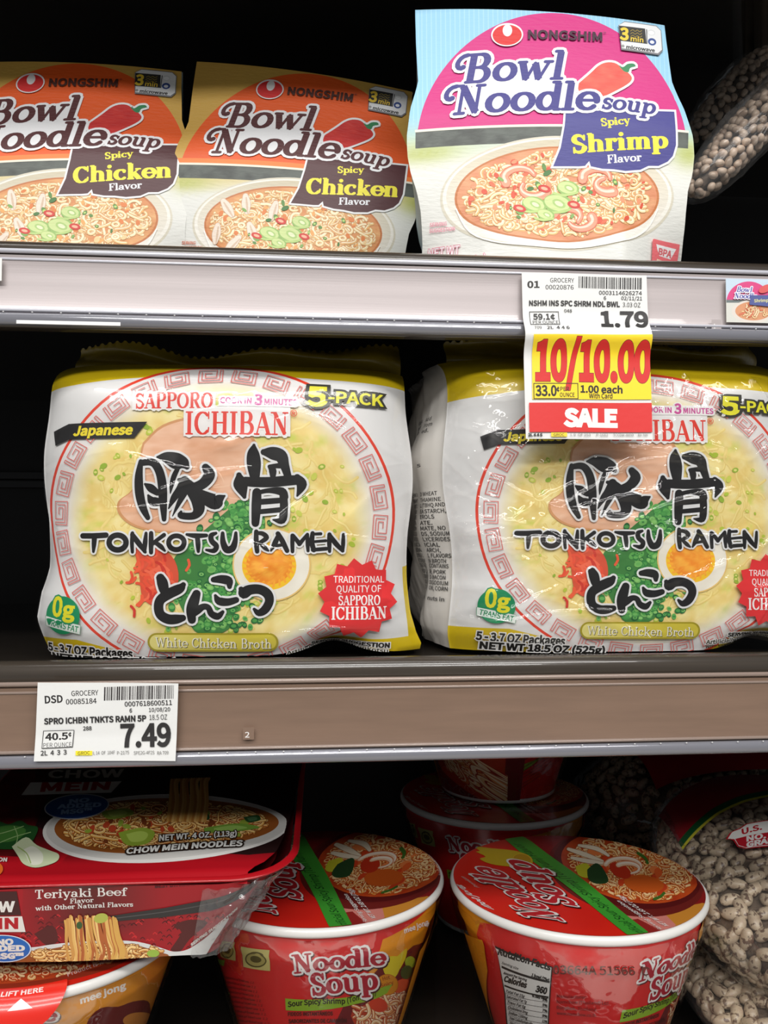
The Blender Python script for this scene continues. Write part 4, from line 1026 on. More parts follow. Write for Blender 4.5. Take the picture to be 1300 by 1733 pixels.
    a.T('TRADITIONAL', 563, 985, 648, 986, 11, WB, .15); a.T('QUALITY OF', 568, 1001.5, 643, 1002, 11.5, WB, .15)
    a.S('SAPPORO', 571, 1022, 641, 1022.5, 15, WB, .2, .08); a.S('ICHIBAN', 559, 1046, 652, 1046.5, 21, WB, .2, .08)
    return a

PK0 = at(380, 1113, .4035)
MW_PK = TR((PK0[0], PK0[1], PK0[2]+.0012))
Mp = plane_map(MW_PK)
ART_PK = ramen_art(Mp)
def pk_edges(L, R):
    l = Mp(np.array([(x, y) for y, x in L], float)); r = Mp(np.array([(x, y) for y, x in R], float))
    return l[np.argsort(l[:, 1])], r[np.argsort(r[:, 1])]
PTOP = Mp(np.array([[380., 594.]]))[0, 1]
def make_pack(mw, L, R, label, seed, gusset, top_px, crd):
    E1, E2 = pk_edges(L, R); top = PTOP+top_px
    r = empty('ramen_five_pack', mw, label, 'ramen pack', 'clear wrapped ramen five packs on the middle shelf')
    lo, hi = E1[:, 0].min()-.001, E2[:, 0].max()+.001
    def cl(U, V): return np.clip(U, np.interp(V, E1[:, 1], E1[:, 0]), np.interp(V, E2[:, 1], E2[:, 0])), V
    def F(U, V):
        l = np.interp(V, E1[:, 1], E1[:, 0]); rr = np.interp(V, E2[:, 1], E2[:, 0]); s_ = np.clip((2*U-l-rr)/(rr-l), -1, 1); t = np.clip(V/top*2-1, -1, 1)
        y = .014*np.abs(s_)**7+.006*s_**2+.026*np.clip(t, 0, 1)**9+.004*np.clip(-t, 0, 1)**8-.007
        y = y+.0016*(fbm(U/.03+9, V/.03+9, seed)-.5)+.0006*np.sin(V*160+U*40+seed)*np.abs(s_)**2
        y = y-creases(U, V, seed+3, 22, .0009, .0034, .03, (lo, 0, hi, top))
        y = y+.010*np.exp(-((U-crd)/.016)**2)*np.clip(1-V/.012, 0, 1)
        x = U-.002*np.sign(s_)*np.abs(s_)**9*np.sin(V*70+seed)
        zz = V+.007*np.exp(-((U-crd)/.016)**2)*np.clip(1-V/.014, 0, 1)**1.5
        return np.stack([x, y, zz], -1)
    sheet('front_wrap', ART_PK.shift(0, .0040, .955) if gusset else ART_PK, lo, 0, hi, top, F, M_FOIL, r, .0030, (224, 223, 222), cl)
    # sides and bottom of the bundle
    vs = np.linspace(0, top-.0002, 70)
    def wall(E, sg, nm, mat, bulge, dep=.10):
        e = np.interp(vs, E[:, 1], E[:, 0]); P = np.zeros((70, 16, 3)); F0 = F(e, vs)
        for i, d in enumerate(np.linspace(0, 1, 16)):
            P[:, i] = F0; P[:, i, 1] += d*dep+.0002; P[:, i, 0] += sg*bulge*math.sin(min(d*2.2, 1)*math.pi/2)*np.clip(np.sin(np.pi*np.clip(vs/top, .02, .97)), 0, 1)**.35
            P[:, i, 0] += .0012*np.sin(vs*190+d*9+seed)*min(1, d*6)+.0025*(fbm(vs/.012, np.full_like(vs, d*5), seed+5)-.5)*min(1, d*6)
        return grid_obj(nm, P if sg < 0 else P[:, ::-1], mat, r)
    wall(E2, 1, 'side_wrap', M_WRAPW, -.002)
    if not gusset: wall(E1, -1, 'side_wrap', M_WRAPW, .003)
    else:
        def G(U, V):      # U: distance back from the front edge
            e = np.interp(V, E1[:, 1], E1[:, 0]); F0 = F(e, V); q = np.clip(U/.034, 0, 1)
            x = F0[..., 0]-.0135*np.sin(q*math.pi/2)*np.clip(np.sin(np.pi*np.clip(V/top, .03, .97)), 0, 1)**.4 + .0020*np.sin(V*150+U*90)*q+.003*(fbm(U/.008, V/.02, 3)-.5)*q
            return np.stack([x, F0[..., 1]+U*.9+.0001, F0[..., 2]], -1)
        Ma = lambda p: np.stack([-p[..., 0]*.001*2.1, p[..., 1]*.001], -1)
        ga = Art(Ma)
        lines = [(690, 'Add'), (701, 'from'), (712, 'ed.'), (775, 's'), (829, 'D WHEAT'), (840, 'THIAMINE'), (850, 'L (TBHQ AND'), (861, 'EA STARCH,'), (871, 'EROLS'), (882, 'ATE.'), (892, 'MATE, NO'), (902, 'DS, SODIUM'), (912, 'LYCERIDES'), (922, 'ICIAL'), (932, 'ARCH,'), (942, 'L FLAVORS'), (952, 'N BROTH'), (961, 'CONTAINS'), (972, 'R, PORK'), (982, 'D BACON'), (992, 'DISODIUM'), (1002, 'OR, CORN'), (1021, 'nuts in')]
        for yy, tx in lines:
            v = Mp(np.array([[380., yy]]))[0, 1]*1000+.6; w = 1.0*len(tx)+.5
            if w > 9: w = 9.5
            ga.T(tx, -9.6, v-1.5, -9.6+w, v-1.5, 2.0, (70, 68, 66), .06, up=(0, 2.0))
            ga.T(tx[::-1], -17, v-1.5, -12, v-1.5, 2.0, (90, 88, 86), .06, up=(0, 2.0))
        sheet('gusset', ga, 0, 0, .09, top-.0002, G, M_FOIL, r, .003, (212, 208, 202), flip=True)
        wl = None
    us = np.linspace(lo+.004, hi-.004, 50); P = np.zeros((14, 50, 3)); F0 = F(*cl(us, us*0+top-.0004))
    for i, d in enumerate(np.linspace(0, 1, 14)):
        P[i] = F0; P[i, :, 1] += d*.075; P[i, :, 2] += .004*math.sin(d*math.pi)+.0016*(fbm(us/.012, us*0+d*5, seed)-.5)*min(1, 5*d)
    grid_obj('top_wrap', P, M_WRAPY, r)
    # crimped seal standing up behind the top
    us = np.linspace(lo+.008, hi-.006, 160); n = 16; P = np.zeros((n, 160, 3)); F0 = F(us, us*0+top-.0004)
    for i in range(n):
        q = i/(n-1); h = .0125*(1+.35*np.sin(us*34+seed)+.2*np.sin(us*90))
        P[i, :, 0] = us; P[i, :, 1] = F0[:, 1]+.016+.0012*np.sin(us*420+seed)*q*.3+.004*np.sin(q*5+us*30)+.004*q; P[i, :, 2] = F0[:, 2]+.0015+q*h
    P[-1, :, 2] += .0006*np.sign(np.sin(us*1500))
    grid_obj('crimped_seal', P, M_SEAL, r)
    # clear overwrap over the face
    U, V = np.meshgrid(np.linspace(lo+.001, hi-.001, 200), np.linspace(.001, top-.012, 170)); U2, V2 = cl(U, V); P = F(U2, V2)
    P[..., 1] -= .0016+creases(U2, V2, seed+40, 60 if gusset else 26, .0034 if gusset else .0014, .0008, .05, (lo, 0, hi, top))+.001*fbm(U2/.02, V2/.02, seed+7)
    grid_obj('clear_overwrap', P, M_FILMC if gusset else M_FILM, r)
    return r
M_WRAPW = m_plain('white_wrap', (214, 210, 206), .35, 0, .7, .35, 40)
M_WRAPY = m_plain('yellow_wrap', (190, 160, 30), .35, 0, .7, .35, 60)
M_SEAL = m_plain('yellow_crimp', (156, 134, 36), .32, 0, .6, .5, 420, .12, (1, 1, 1), 60, .0006)  # wrap yellow browned to carry the shade behind the pack top
L1 = [(560, 66), (600, 64), (640, 62), (760, 66), (880, 70), (960, 62), (1005, 50), (1050, 48), (1075, 58), (1118, 76)]
R1 = [(560, 700), (610, 699), (690, 697), (800, 697), (900, 697), (960, 700), (1040, 700), (1075, 706), (1095, 714), (1118, 708)]
L2 = [(560, 26), (600, 27), (700, 28), (900, 28), (1000, 30), (1085, 32), (1118, 40)]
make_pack(MW_PK, L1, R1, 'left of the two clear wrapped white and yellow ramen five packs', 5, False, -.003, .052)
P1 = at(232, 830, PK0[1]); P2 = at(950, 840, PK0[1])
make_pack(TR((PK0[0]+P2[0]-P1[0], PK0[1]+.0002, PK0[2]+.0012)), L2, R1, 'right of the two ramen five packs, behind the hanging sale tag', 11, True, .004, .060)
# ------------------------------------------------------------------ red noodle bowls on the bottom shelf
RL, HB = .0733, .0925
R0 = .068
def rad(V):            # outer radius of the paper wall at height V below the lid (V negative)
    d = -V; return np.where(d < .0165, .0700-.05*(d-.004), .0688-.05*.0125-.315*(d-.0165)) 
CTRS = {'right': (982, 1499), 'mid': (541, 1494)}
def lid_mw(px, py, zl, rz=0, tilt=(0, 0), s=(1, 1, 1)):
    c = atz(px, py, zl); return TR((c[0], c[1], c[2]), rx=tilt[0], ry=tilt[1], rz=rz, s=s)
MW_RB = lid_mw(974, 1490, -.1995)
ML = plane_map(MW_RB, 'xy')
def lid_art(M):
    a = Art(M); RD = (222, 40, 26); WT = (236, 230, 226)
    a.ell(982, 1500, 300, 150, lambda x, y: mixc((226, 42, 26), (214, 34, 28), fbm(x/60, y/30, 2)), n=60)
    # picture half right of the green band
    a.poly([(866, 1400), (1010, 1360), (1260, 1420), (1270, 1560), (1150, 1620), (1108, 1600), (1050, 1555), (960, 1490), (900, 1442)], (140, 30, 30))
    a.poly([(1045, 1548), (1100, 1540), (1200, 1538), (1230, 1560), (1150, 1620), (1105, 1598)], (214, 130, 120)); a.poly([(1120, 1545), (1190, 1532), (1235, 1540), (1180, 1590), (1150, 1575)], (206, 136, 50))
    a.poly([(1050, 1562), (1080, 1558), (1140, 1590), (1120, 1612)], (150, 40, 36))
    a.ell(1060, 1482, 135, 69, (112, 34, 30), 12, 60); a.ell(1062, 1476, 127, 62, (92, 24, 24), 12, 60)
    a.ell(1066, 1472, 118, 57, lambda x, y: mixc((176, 50, 24), (214, 96, 36), fbm(x/12, y/7, 6)), 12, 60)
    noodles(a, 1068, 1473, 112, 53, 420, [(232, 150, 70), (240, 176, 100), (222, 120, 50), (246, 200, 140)], 3.6, 21, 7, (160, 56, 24), rot=12, hi=(252, 220, 170), squash=.6, curl=.5)
    bits(a, 1060, 1478, 90, 34, 26, [(226, 96, 44), (214, 70, 34), (236, 130, 70)], 9, 4, rot=12)
    a.ell(1090, 1500, 34, 15, (214, 96, 34), 6); a.ell(1050, 1478, 20, 12, (200, 54, 30), 30)
    for p in ([(962, 1440, 5), (990, 1450, 8), (1020, 1462, 4)], [(968, 1456, 5), (995, 1462, 8), (1025, 1466, 4)], [(980, 1434, 4), (1010, 1440, 7), (1030, 1452, 4)]): a.stroke(p, (170, 120, 90), add=1.5); a.stroke(p, (240, 226, 200))
    for cx, cy, r0, a0 in ((1055, 1470, 30, 190), (1062, 1474, 20, 220)):
        p = [(cx+r0*math.cos(math.radians(a0+k*30)), cy+.45*r0*math.sin(math.radians(a0+k*30)), 8-k*.7) for k in range(8)]
        a.stroke(p, (206, 110, 70), add=2); a.stroke(p, (244, 208, 176)); a.stroke([(x, y-1, w*.4) for x, y, w in p], (252, 236, 220))
    a.poly([(974, 1472), (992, 1466), (1002, 1480), (996, 1492), (980, 1488)], (206, 204, 50), smooth=3); a.poly([(994, 1478), (1008, 1466), (1020, 1474), (1030, 1498), (1010, 1502), (996, 1494)], (44, 74, 40), smooth=3)
    for p in ([(1080, 1448), (1092, 1456), (1096, 1464)], [(1108, 1526), (1118, 1522), (1124, 1516)]): a.stroke(p, (70, 110, 40), 5)
    # green band
    GR = (66, 158, 52)
    a.poly([(836, 1408), (860, 1404), (900, 1428), (960, 1474), (1030, 1528), (1112, 1594), (1082, 1604), (1010, 1544), (940, 1490), (880, 1446)], GR)
    a.T('Artificial Sour-Spicy Shrimp (Tom Yum) Flavor', 1102, 1592, 880, 1432, 6, (26, 70, 30), .25, up=(-15, -.5))
    # splash, name
    a.poly([(795, 1434), (830, 1440), (870, 1444), (895, 1452), (902, 1462), (895, 1470), (860, 1470), (830, 1466), (812, 1458), (822, 1454), (806, 1446), (812, 1444)], (206, 176, 36), smooth=3); a.ell(884, 1459, 15, 9, (196, 150, 30), 10, out=(226, 186, 40), ow=1)
    SH = (60, 24, 24); IN = (190, 36, 44)
    for tx, x0, y0, x1, y1, up in (('Noodle', 955, 1566, 846, 1476, (-66, -9)), ('Soup', 979, 1541, 897, 1464, (-62, -9))):
        a.S(tx, x0, y0, x1, y1, 60, IN, .24, .11, up=up, out=WT, ow=3.6, sh=(2.5, 2), shc=SH)
    a.T('mee jong', 836, 1545, 777, 1503, 9, WT, .5, up=(-15, -2), shear=.2); a.T('Premium', 812, 1507, 786, 1489, 5, (236, 190, 180), .1, up=(-8, -1))
    a.T('Serving Suggestion', 1124, 1580, 1050, 1530, 5, WT, .15, up=(-8, -.5)); a.T('NET WT. 2.65 OZ (75g)', 1134, 1574, 1052, 1522, 5, WT, .3, up=(-9, -.5))
    a.T('Product is hot, please be careful', 1192, 1495, 1120, 1434, 4, (240, 200, 195), .1, up=(-5, 2))
    return a
ART_LID = lid_art(ML)
# the printed wall: pixel -> (arc length, height) on the cone of the middle bowl
MW_MB = lid_mw(543, 1480, -.1995)
def cone_map(mw, rot=0.):
    inv = np.array(mw.inverted())
    def M(p):
        d = rays(p) @ inv[:3, :3].T; o = CAMP @ inv[:3, :3].T+inv[:3, 3]
        r_ = .066; V = -.03
        for _ in range(14):
            A = d[..., 0]**2+d[..., 1]**2; B = 2*(o[0]*d[..., 0]+o[1]*d[..., 1]); C = o[0]**2+o[1]**2-r_**2
            D = np.maximum(B*B-4*A*C, 0); t = (-B-np.sqrt(D))/(2*A); q = o+d*t[..., None]; V = np.clip(q[..., 2], -.09, 0); r_ = rad(V)
        th = np.arctan2(q[..., 0], -q[..., 1]); return np.stack([(th+rot)*R0, q[..., 2]], -1)
    return M
Mc = cone_map(MW_MB)
def thm(px, py, mw): return cone_map(mw)(np.array([[px, py]]))[0, 0]/R0
ROT = 2.75
McR = cone_map(MW_RB, ROT)
DSH = thm(1075, 1676, MW_RB)+ROT-thm(498, 1649, MW_MB)
def wall_art():
    a = Art(Mc); RD = (214, 34, 36); WT = (238, 232, 230)
    # coloured fields, drawn in bowl coordinates
    a.M = None; c = lambda px, py: tuple(Mc(np.array([[px, py]], float))[0])
    def P(L, col, **k): a.poly([c(*q) for q in L], col, dense=.004, **k)
    th = lambda u, v: (u*R0, v)
    a.poly([c(648, 1590), (c(648, 1590)[0]+.105, 0), (c(648, 1590)[0]+.105, -.1), c(538, 1733), (c(538, 1733)[0]-.012, -.095), (c(538,1733)[0]+.01,-.095)], (232, 150, 30), dense=.004)
    a.poly([c(735, 1590), (c(735, 1590)[0]+.06, 0), (c(735, 1590)[0]+.06, -.1), (c(567, 1733)[0]-.01, -.095), c(567, 1733), c(588, 1690), c(642, 1638), c(700, 1600)], (112, 28, 34), dense=.004)
    a.M = Mc
    a.poly([(600, 1733), (596, 1712), (640, 1690), (672, 1668), (690, 1640), (712, 1622), (740, 1640), (745, 1760), (590, 1770)], (190, 60, 34), smooth=3)
    noodles(a, 660, 1716, 68, 46, 150, [(240, 196, 140), (232, 160, 100), (222, 120, 70), (246, 220, 180)], 5, 5, 7, (160, 50, 34), hi=(252, 232, 200))
    a.ell(640, 1700, 16, 12, (214, 66, 40), 20); a.ell(678, 1668, 16, 10, (226, 90, 50), -30); a.ell(694, 1628, 9, 10, (170, 190, 50)); a.ell(688, 1645, 10, 12, (80, 90, 40), 20)
    sp = [(648, 1640), (660, 1618), (672, 1618), (688, 1604), (686, 1622), (676, 1640), (668, 1654), (654, 1652)]
    a.poly(sp, (226, 206, 40), smooth=2)
    a.ell(655, 1666, 18, 17, (216, 140, 30), 0, 30, out=(190, 100, 20), ow=1); a.T('Hot', 648, 1659, 660, 1656, 6, (150, 60, 20), .2); a.T('Spicy', 645, 1671, 666, 1665, 6, (150, 60, 20), .2)
    a.poly([(483, 1689), (530, 1691), (580, 1688), (620, 1680), (650, 1669), (664, 1665), (655, 1680), (640, 1688), (600, 1699), (560, 1707), (484, 1709)], (140, 178, 44))
    a.T('Sour Spicy Shrimp', 488, 1703.5, 584, 1698, 8.5, (40, 30, 20), .5, bow=-2); a.T('(Tom Yum)', 588, 1697, 636, 1683, 8.5, (40, 30, 20), .35, shear=.2)
    IN = (176, 28, 50); SH = (70, 20, 30)
    for tx, x0, y0, x1, y1, h in (('Noodle', 497, 1647, 653, 1632, 31), ('Soup', 527, 1684, 639, 1673, 37)):
        a.S(tx, x0, y0, x1, y1, h, IN, .24, .1, out=WT, ow=3.2, sh=(2, 2.2), shc=SH)
    a.T('FIDEOS INSTANT\u00c1NEOS', 488, 1718, 563, 1717, 6, (70, 24, 24), .35); a.T('SABORIZANTES DE CAMAR\u00d3N', 489, 1730, 586, 1729, 6, (70, 24, 24), .35)
    a.T('mee jong', 684, 1579, 724, 1564, 8, WT, .4, shear=.2)
    front = list(a.items)
    for x0, y0, x1, y1 in ((371, 1588, 399, 1624), (409, 1601, 457, 1641)):
        a.poly([(x0, y0), (x1, y0+6), (x1+1, y1+1), (x0+4, y1-6)], (206, 196, 120)); a.ell((x0+x1)/2+1, (y0+y1)/2+2, (x1-x0)*.38, 13, (90, 84, 40), 8); a.ell((x0+x1)/2+1, (y0+y1)/2+2, (x1-x0)*.33, 10.5, (178, 168, 96), 8); a.ell((x0+x1)/2+1, (y0+y1)/2+1, (x1-x0)*.2, 6, (90, 84, 40), 8)
    a.poly([(368, 1620), (382, 1624), (380, 1634), (366, 1628)], (130, 170, 50)); a.poly([(372, 1672), (390, 1680), (388, 1690), (374, 1684)], (130, 170, 50))
    for i in range(10): a.T('See suggestion of bowl use  1  2', 372+i*.6, 1652+i*8, 430+i*3, 1664+i*7.5, 3.6, (110, 20, 24), .1)
    # nutrition panel and print on the side turned to the left on the right-hand bowl
    a.M = McR; a.poly([(815, 1560), (960, 1560), (1110, 1560), (1110, 1790), (960, 1790), (830, 1790)], RD)
    a.items += [(np.concatenate([q[..., :1]+DSH*R0, q[..., 1:4], q[..., 4:]+a.lv], -1), c) for q, c in front]; a.lv *= 2
    a.M = McR
    a.poly([(770, 1570), (823, 1588), (830, 1640), (846, 1760), (790, 1760)], (232, 150, 30))
    a.poly([(770, 1640), (796, 1645), (812, 1760), (770, 1760)], (112, 28, 34))
    a.poly([(842, 1598), (937, 1631), (933, 1680), (930, 1790), (870, 1790), (858, 1680)], (36, 32, 32)); a.poly([(844.5, 1601), (935, 1632.5), (931, 1680), (928, 1790), (872, 1790), (860, 1680)], (226, 224, 220))
    K = (30, 28, 28)
    a.T('Nutrition Facts', 847, 1611, 932, 1637, 9, K, .8)
    a.poly([(853, 1630), (932, 1655), (932, 1659), (853, 1634)], K); a.T('Serving size', 853, 1627, 880, 1637, 4, K, .15); a.T('1 bowl (75g)', 902, 1647, 930, 1656, 4.5, K, .5)
    a.T('Amount Per Serving', 856, 1644, 894, 1656, 4, K, .3); a.T('Calories', 857, 1656, 893, 1667, 9, K, .8); a.T('360', 909, 1673, 926, 1677, 10, K, .9)
    a.poly([(858, 1662), (930, 1681), (930, 1683.5), (858, 1665)], K); a.T('% Daily Value*', 903, 1682, 929, 1687, 4, K, .4)
    for i, t in enumerate(('Total Fat 15g', 'Saturated Fat 7g', 'Trans Fat 0g', 'Cholesterol 0mg', 'Sodium 1100mg', 'Total Carbohydrate 48g', 'Dietary Fiber 2g', 'Total Sugars 4g', 'Includes 2g Added Sugars', 'Protein 7g', 'Vitamin D 0mcg', 'Calcium 20mg', 'Iron 2mg')):
        y = 1675+i*9; x = 860+min(i, 8)*1.3
        a.T(t, x, y, x+20+len(t)*.8, y+7+len(t)*.14, 4.6, K, .2); a.poly([(x, y+1.4), (929, y+15.5), (929, y+16.1), (x, y+2)], K); a.T('%d%%' % (3+i*2), 920, y+13, 928, y+14.6, 4.2, K, .3)
    for i, t in enumerate(('Manufacturer:', 'Namchow (Thailand) Ltd.', 'Bangkok, Thailand', 'www.namchow.co.th')): a.T(t, 944, 1681+i*9.5, 944+len(t)*3.7, 1683+i*10.2, 5, (130, 24, 28), .25)
    a.T('03664A 51566  C', 938, 1641, 1092, 1643.5, 12, (90, 36, 30), .35)
    return a
ART_WALL = wall_art()
def wallF(U, V):
    th = U/R0; r_ = rad(V)+.0004*np.sin(th*3)*0; return np.stack([r_*np.sin(th), -r_*np.cos(th), V], -1)
M_SHRINK = m_film('shrink_film', .05, 1.1, (1, 1, 1), 0, .4, 70, .002)
U0_ = -1.45
def bowl(mw, label, group, wall=None, wrot=0., lid=None, base=(214, 34, 36), proto=None):
    t = empty('noodle_bowl', mw, label, 'noodle bowl', group)
    if proto:
        for ch in proto.children:
            c = ch.copy(); COL.objects.link(c); c.parent = t
            if c.name.startswith('printed_wall') or c.name.startswith('shrink'): c.matrix_local = Matrix.Rotation(wrot, 4, 'Z')
        return t
    def lc(U, V):
        d = np.hypot(U, V); k = np.where(d > RL-.0012, (RL-.0012)/np.maximum(d, 1e-9), 1); return U*k, V*k
    sheet('foil_lid', lid, -RL, -RL, RL, RL, lambda U, V: np.stack([U, V, .0012+.0008*(1-(U*U+V*V)/RL**2)*np.sin(U*60+1)*np.cos(V*50)-.0003*0*U], -1), M_LID, t, .0050, (222, 40, 26), lc)
    a = np.radians(np.linspace(-90, 200, 12)); prof = [(.0690, -.0042), (.0700, -.0040)]
    prof += [(RL-.0012+.0020*math.cos(q), -.0016+.0026*math.sin(q)) for q in a]
    revolve('rolled_rim', prof, M_WHITE, t, 120)
    w = sheet('printed_wall', wall, U0_*R0, -.0900, (U0_+2*math.pi)*R0, -.0036, wallF, M_CUP, t, .0042, base); w.matrix_local = Matrix.Rotation(wrot, 4, 'Z')
    revolve('base', [(0, -.0905), (.0440, -.0905), (.0447, -.0925), (.0455, -.0925), (.0460, -.0895)], M_WHITE, t, 64)
    rr = random.Random(3); ph = [rr.uniform(0, 6) for _ in range(8)]
    def wob(th, zz): return .0006*np.sin(th*9+ph[0]+zz*200)+.0004*np.sin(th*23+ph[1]-zz*350)
    f = revolve('shrink_film', [(RL+.0016, -.004), (RL+.0006, -.009), (.0712, -.018), (.0700, -.022), (.0640, -.040), (.0575, -.062), (.0492, -.089)], M_SHRINK, t, 160, wob); f.matrix_local = Matrix.Rotation(wrot, 4, 'Z')
    return t
G_B = 'red instant noodle bowls on the bottom shelf'
mb = bowl(MW_MB, 'red noodle bowl in the middle of the bottom shelf, beside the chow mein tray', G_B, ART_WALL, 0., ART_LID)
bowl(MW_RB, 'red noodle bowl with its nutrition table showing, nearest to the bean bags', G_B, wrot=-ROT, proto=mb)
MW_BB = lid_mw(835, 1344, -.1995)
bowl(MW_BB, 'dark red noodle bowl in the shade behind the two front bowls', G_B, wrot=-.5, proto=mb)
c = atz(848, 1344, -.1995); MW_TB = TR((c[0], c[1]+.012, -.1995+.0925+.003), rz=.4)
bowl(MW_TB, 'noodle bowl stacked on the shaded bowl at the back, mostly hidden by the brown rail', G_B, wrot=1.2, proto=mb)

# orange bowl under the chow mein tray
MW_OB = lid_mw(78, 1568, -.2085)
MO = plane_map(MW_OB, 'xy'); MOc = cone_map(MW_OB)
oa = Art(MO)
oa.ell(40, 1630, 190, 44, (150, 50, 30), -6, 60); oa.ell(35, 1628, 178, 38, (190, 70, 34), -6, 60)
noodles(oa, 60, 1628, 165, 34, 260, [(226, 140, 80), (236, 176, 110), (214, 96, 50), (242, 200, 150)], 4, 31, 7, (150, 50, 30), rot=-6, hi=(250, 216, 170), squash=.6)
oa.T('Product is hot', 115, 1657, 186, 1632, 6.5, (240, 200, 196), .1); oa.T(', please be careful', 192, 1630, 262, 1602, 6.5, (240, 200, 196), .1)
ow = Art(MOc); ow.M = None
p0 = MOc(np.array([[85., 1733.]]))[0, 0]; ow.poly([(p0-.1, 0), (p0-.006, 0), (p0-.004, -.03), (p0-.012, -.09), (p0-.1, -.09)], (150, 32, 40), dense=.004)
ow.M = MOc
ow.T('mee jong', 137, 1703, 213, 1677, 11, (240, 232, 226), .7, shear=.25)
ow.poly([(150, 1733), (170, 1712), (200, 1712), (225, 1704), (250, 1706), (254, 1733), (250, 1800), (140, 1800)], (110, 28, 30), smooth=3); ow.ell(232, 1740, 24, 14, (214, 140, 60))
ow.S('Noodle', -50, 1742, 96, 1733, 24, (176, 28, 50), .24, .1, out=(238, 232, 230), ow=3.2, sh=(2, 2), shc=(70, 20, 30))
ob = bowl(MW_OB, 'orange noodle bowl carrying the chow mein tray at the lower left', G_B, ow, 0., oa, (226, 146, 36))
for ch in ob.children:
    if ch.name.startswith('printed_wall') or ch.name.startswith('base') or ch.name.startswith('shrink'): ch.scale = (1, 1, .897)
# pull tab folded over the rim
ta = Art(lambda p: p*.001)
ta.T('LIFT HERE', -9, -5.2, 9, -5.2, 2.6, (240, 226, 222), .12, up=(0, 2.6)); ta.poly([(-5, -11.5), (5, -11.5), (0, -7)], (240, 232, 230))
_c = atz(78, 1568, -.2085); _t = atz(34, 1698, -.2085)-_c; TANG = math.atan2(_t[0], -_t[1])
def tabF(U, V):
    q = np.clip(-V/.018, 0, 1); ang = TANG; uu = ang+U/RL
    r_ = RL-.004+.0105*np.sin(q*math.pi/2); return np.stack([r_*np.sin(uu), -r_*np.cos(uu), .0030-.014*q*q], -1)
def tabc(U, V): w = .020*np.sqrt(np.clip(1-(np.clip(-V, 0, .018)/.0195)**2, 0, 1)); return np.clip(U, -w, w), V
sheet('pull_tab', ta, -.021, -.018, .021, 0, tabF, M_LID, ob, .002, (226, 42, 28), tabc)
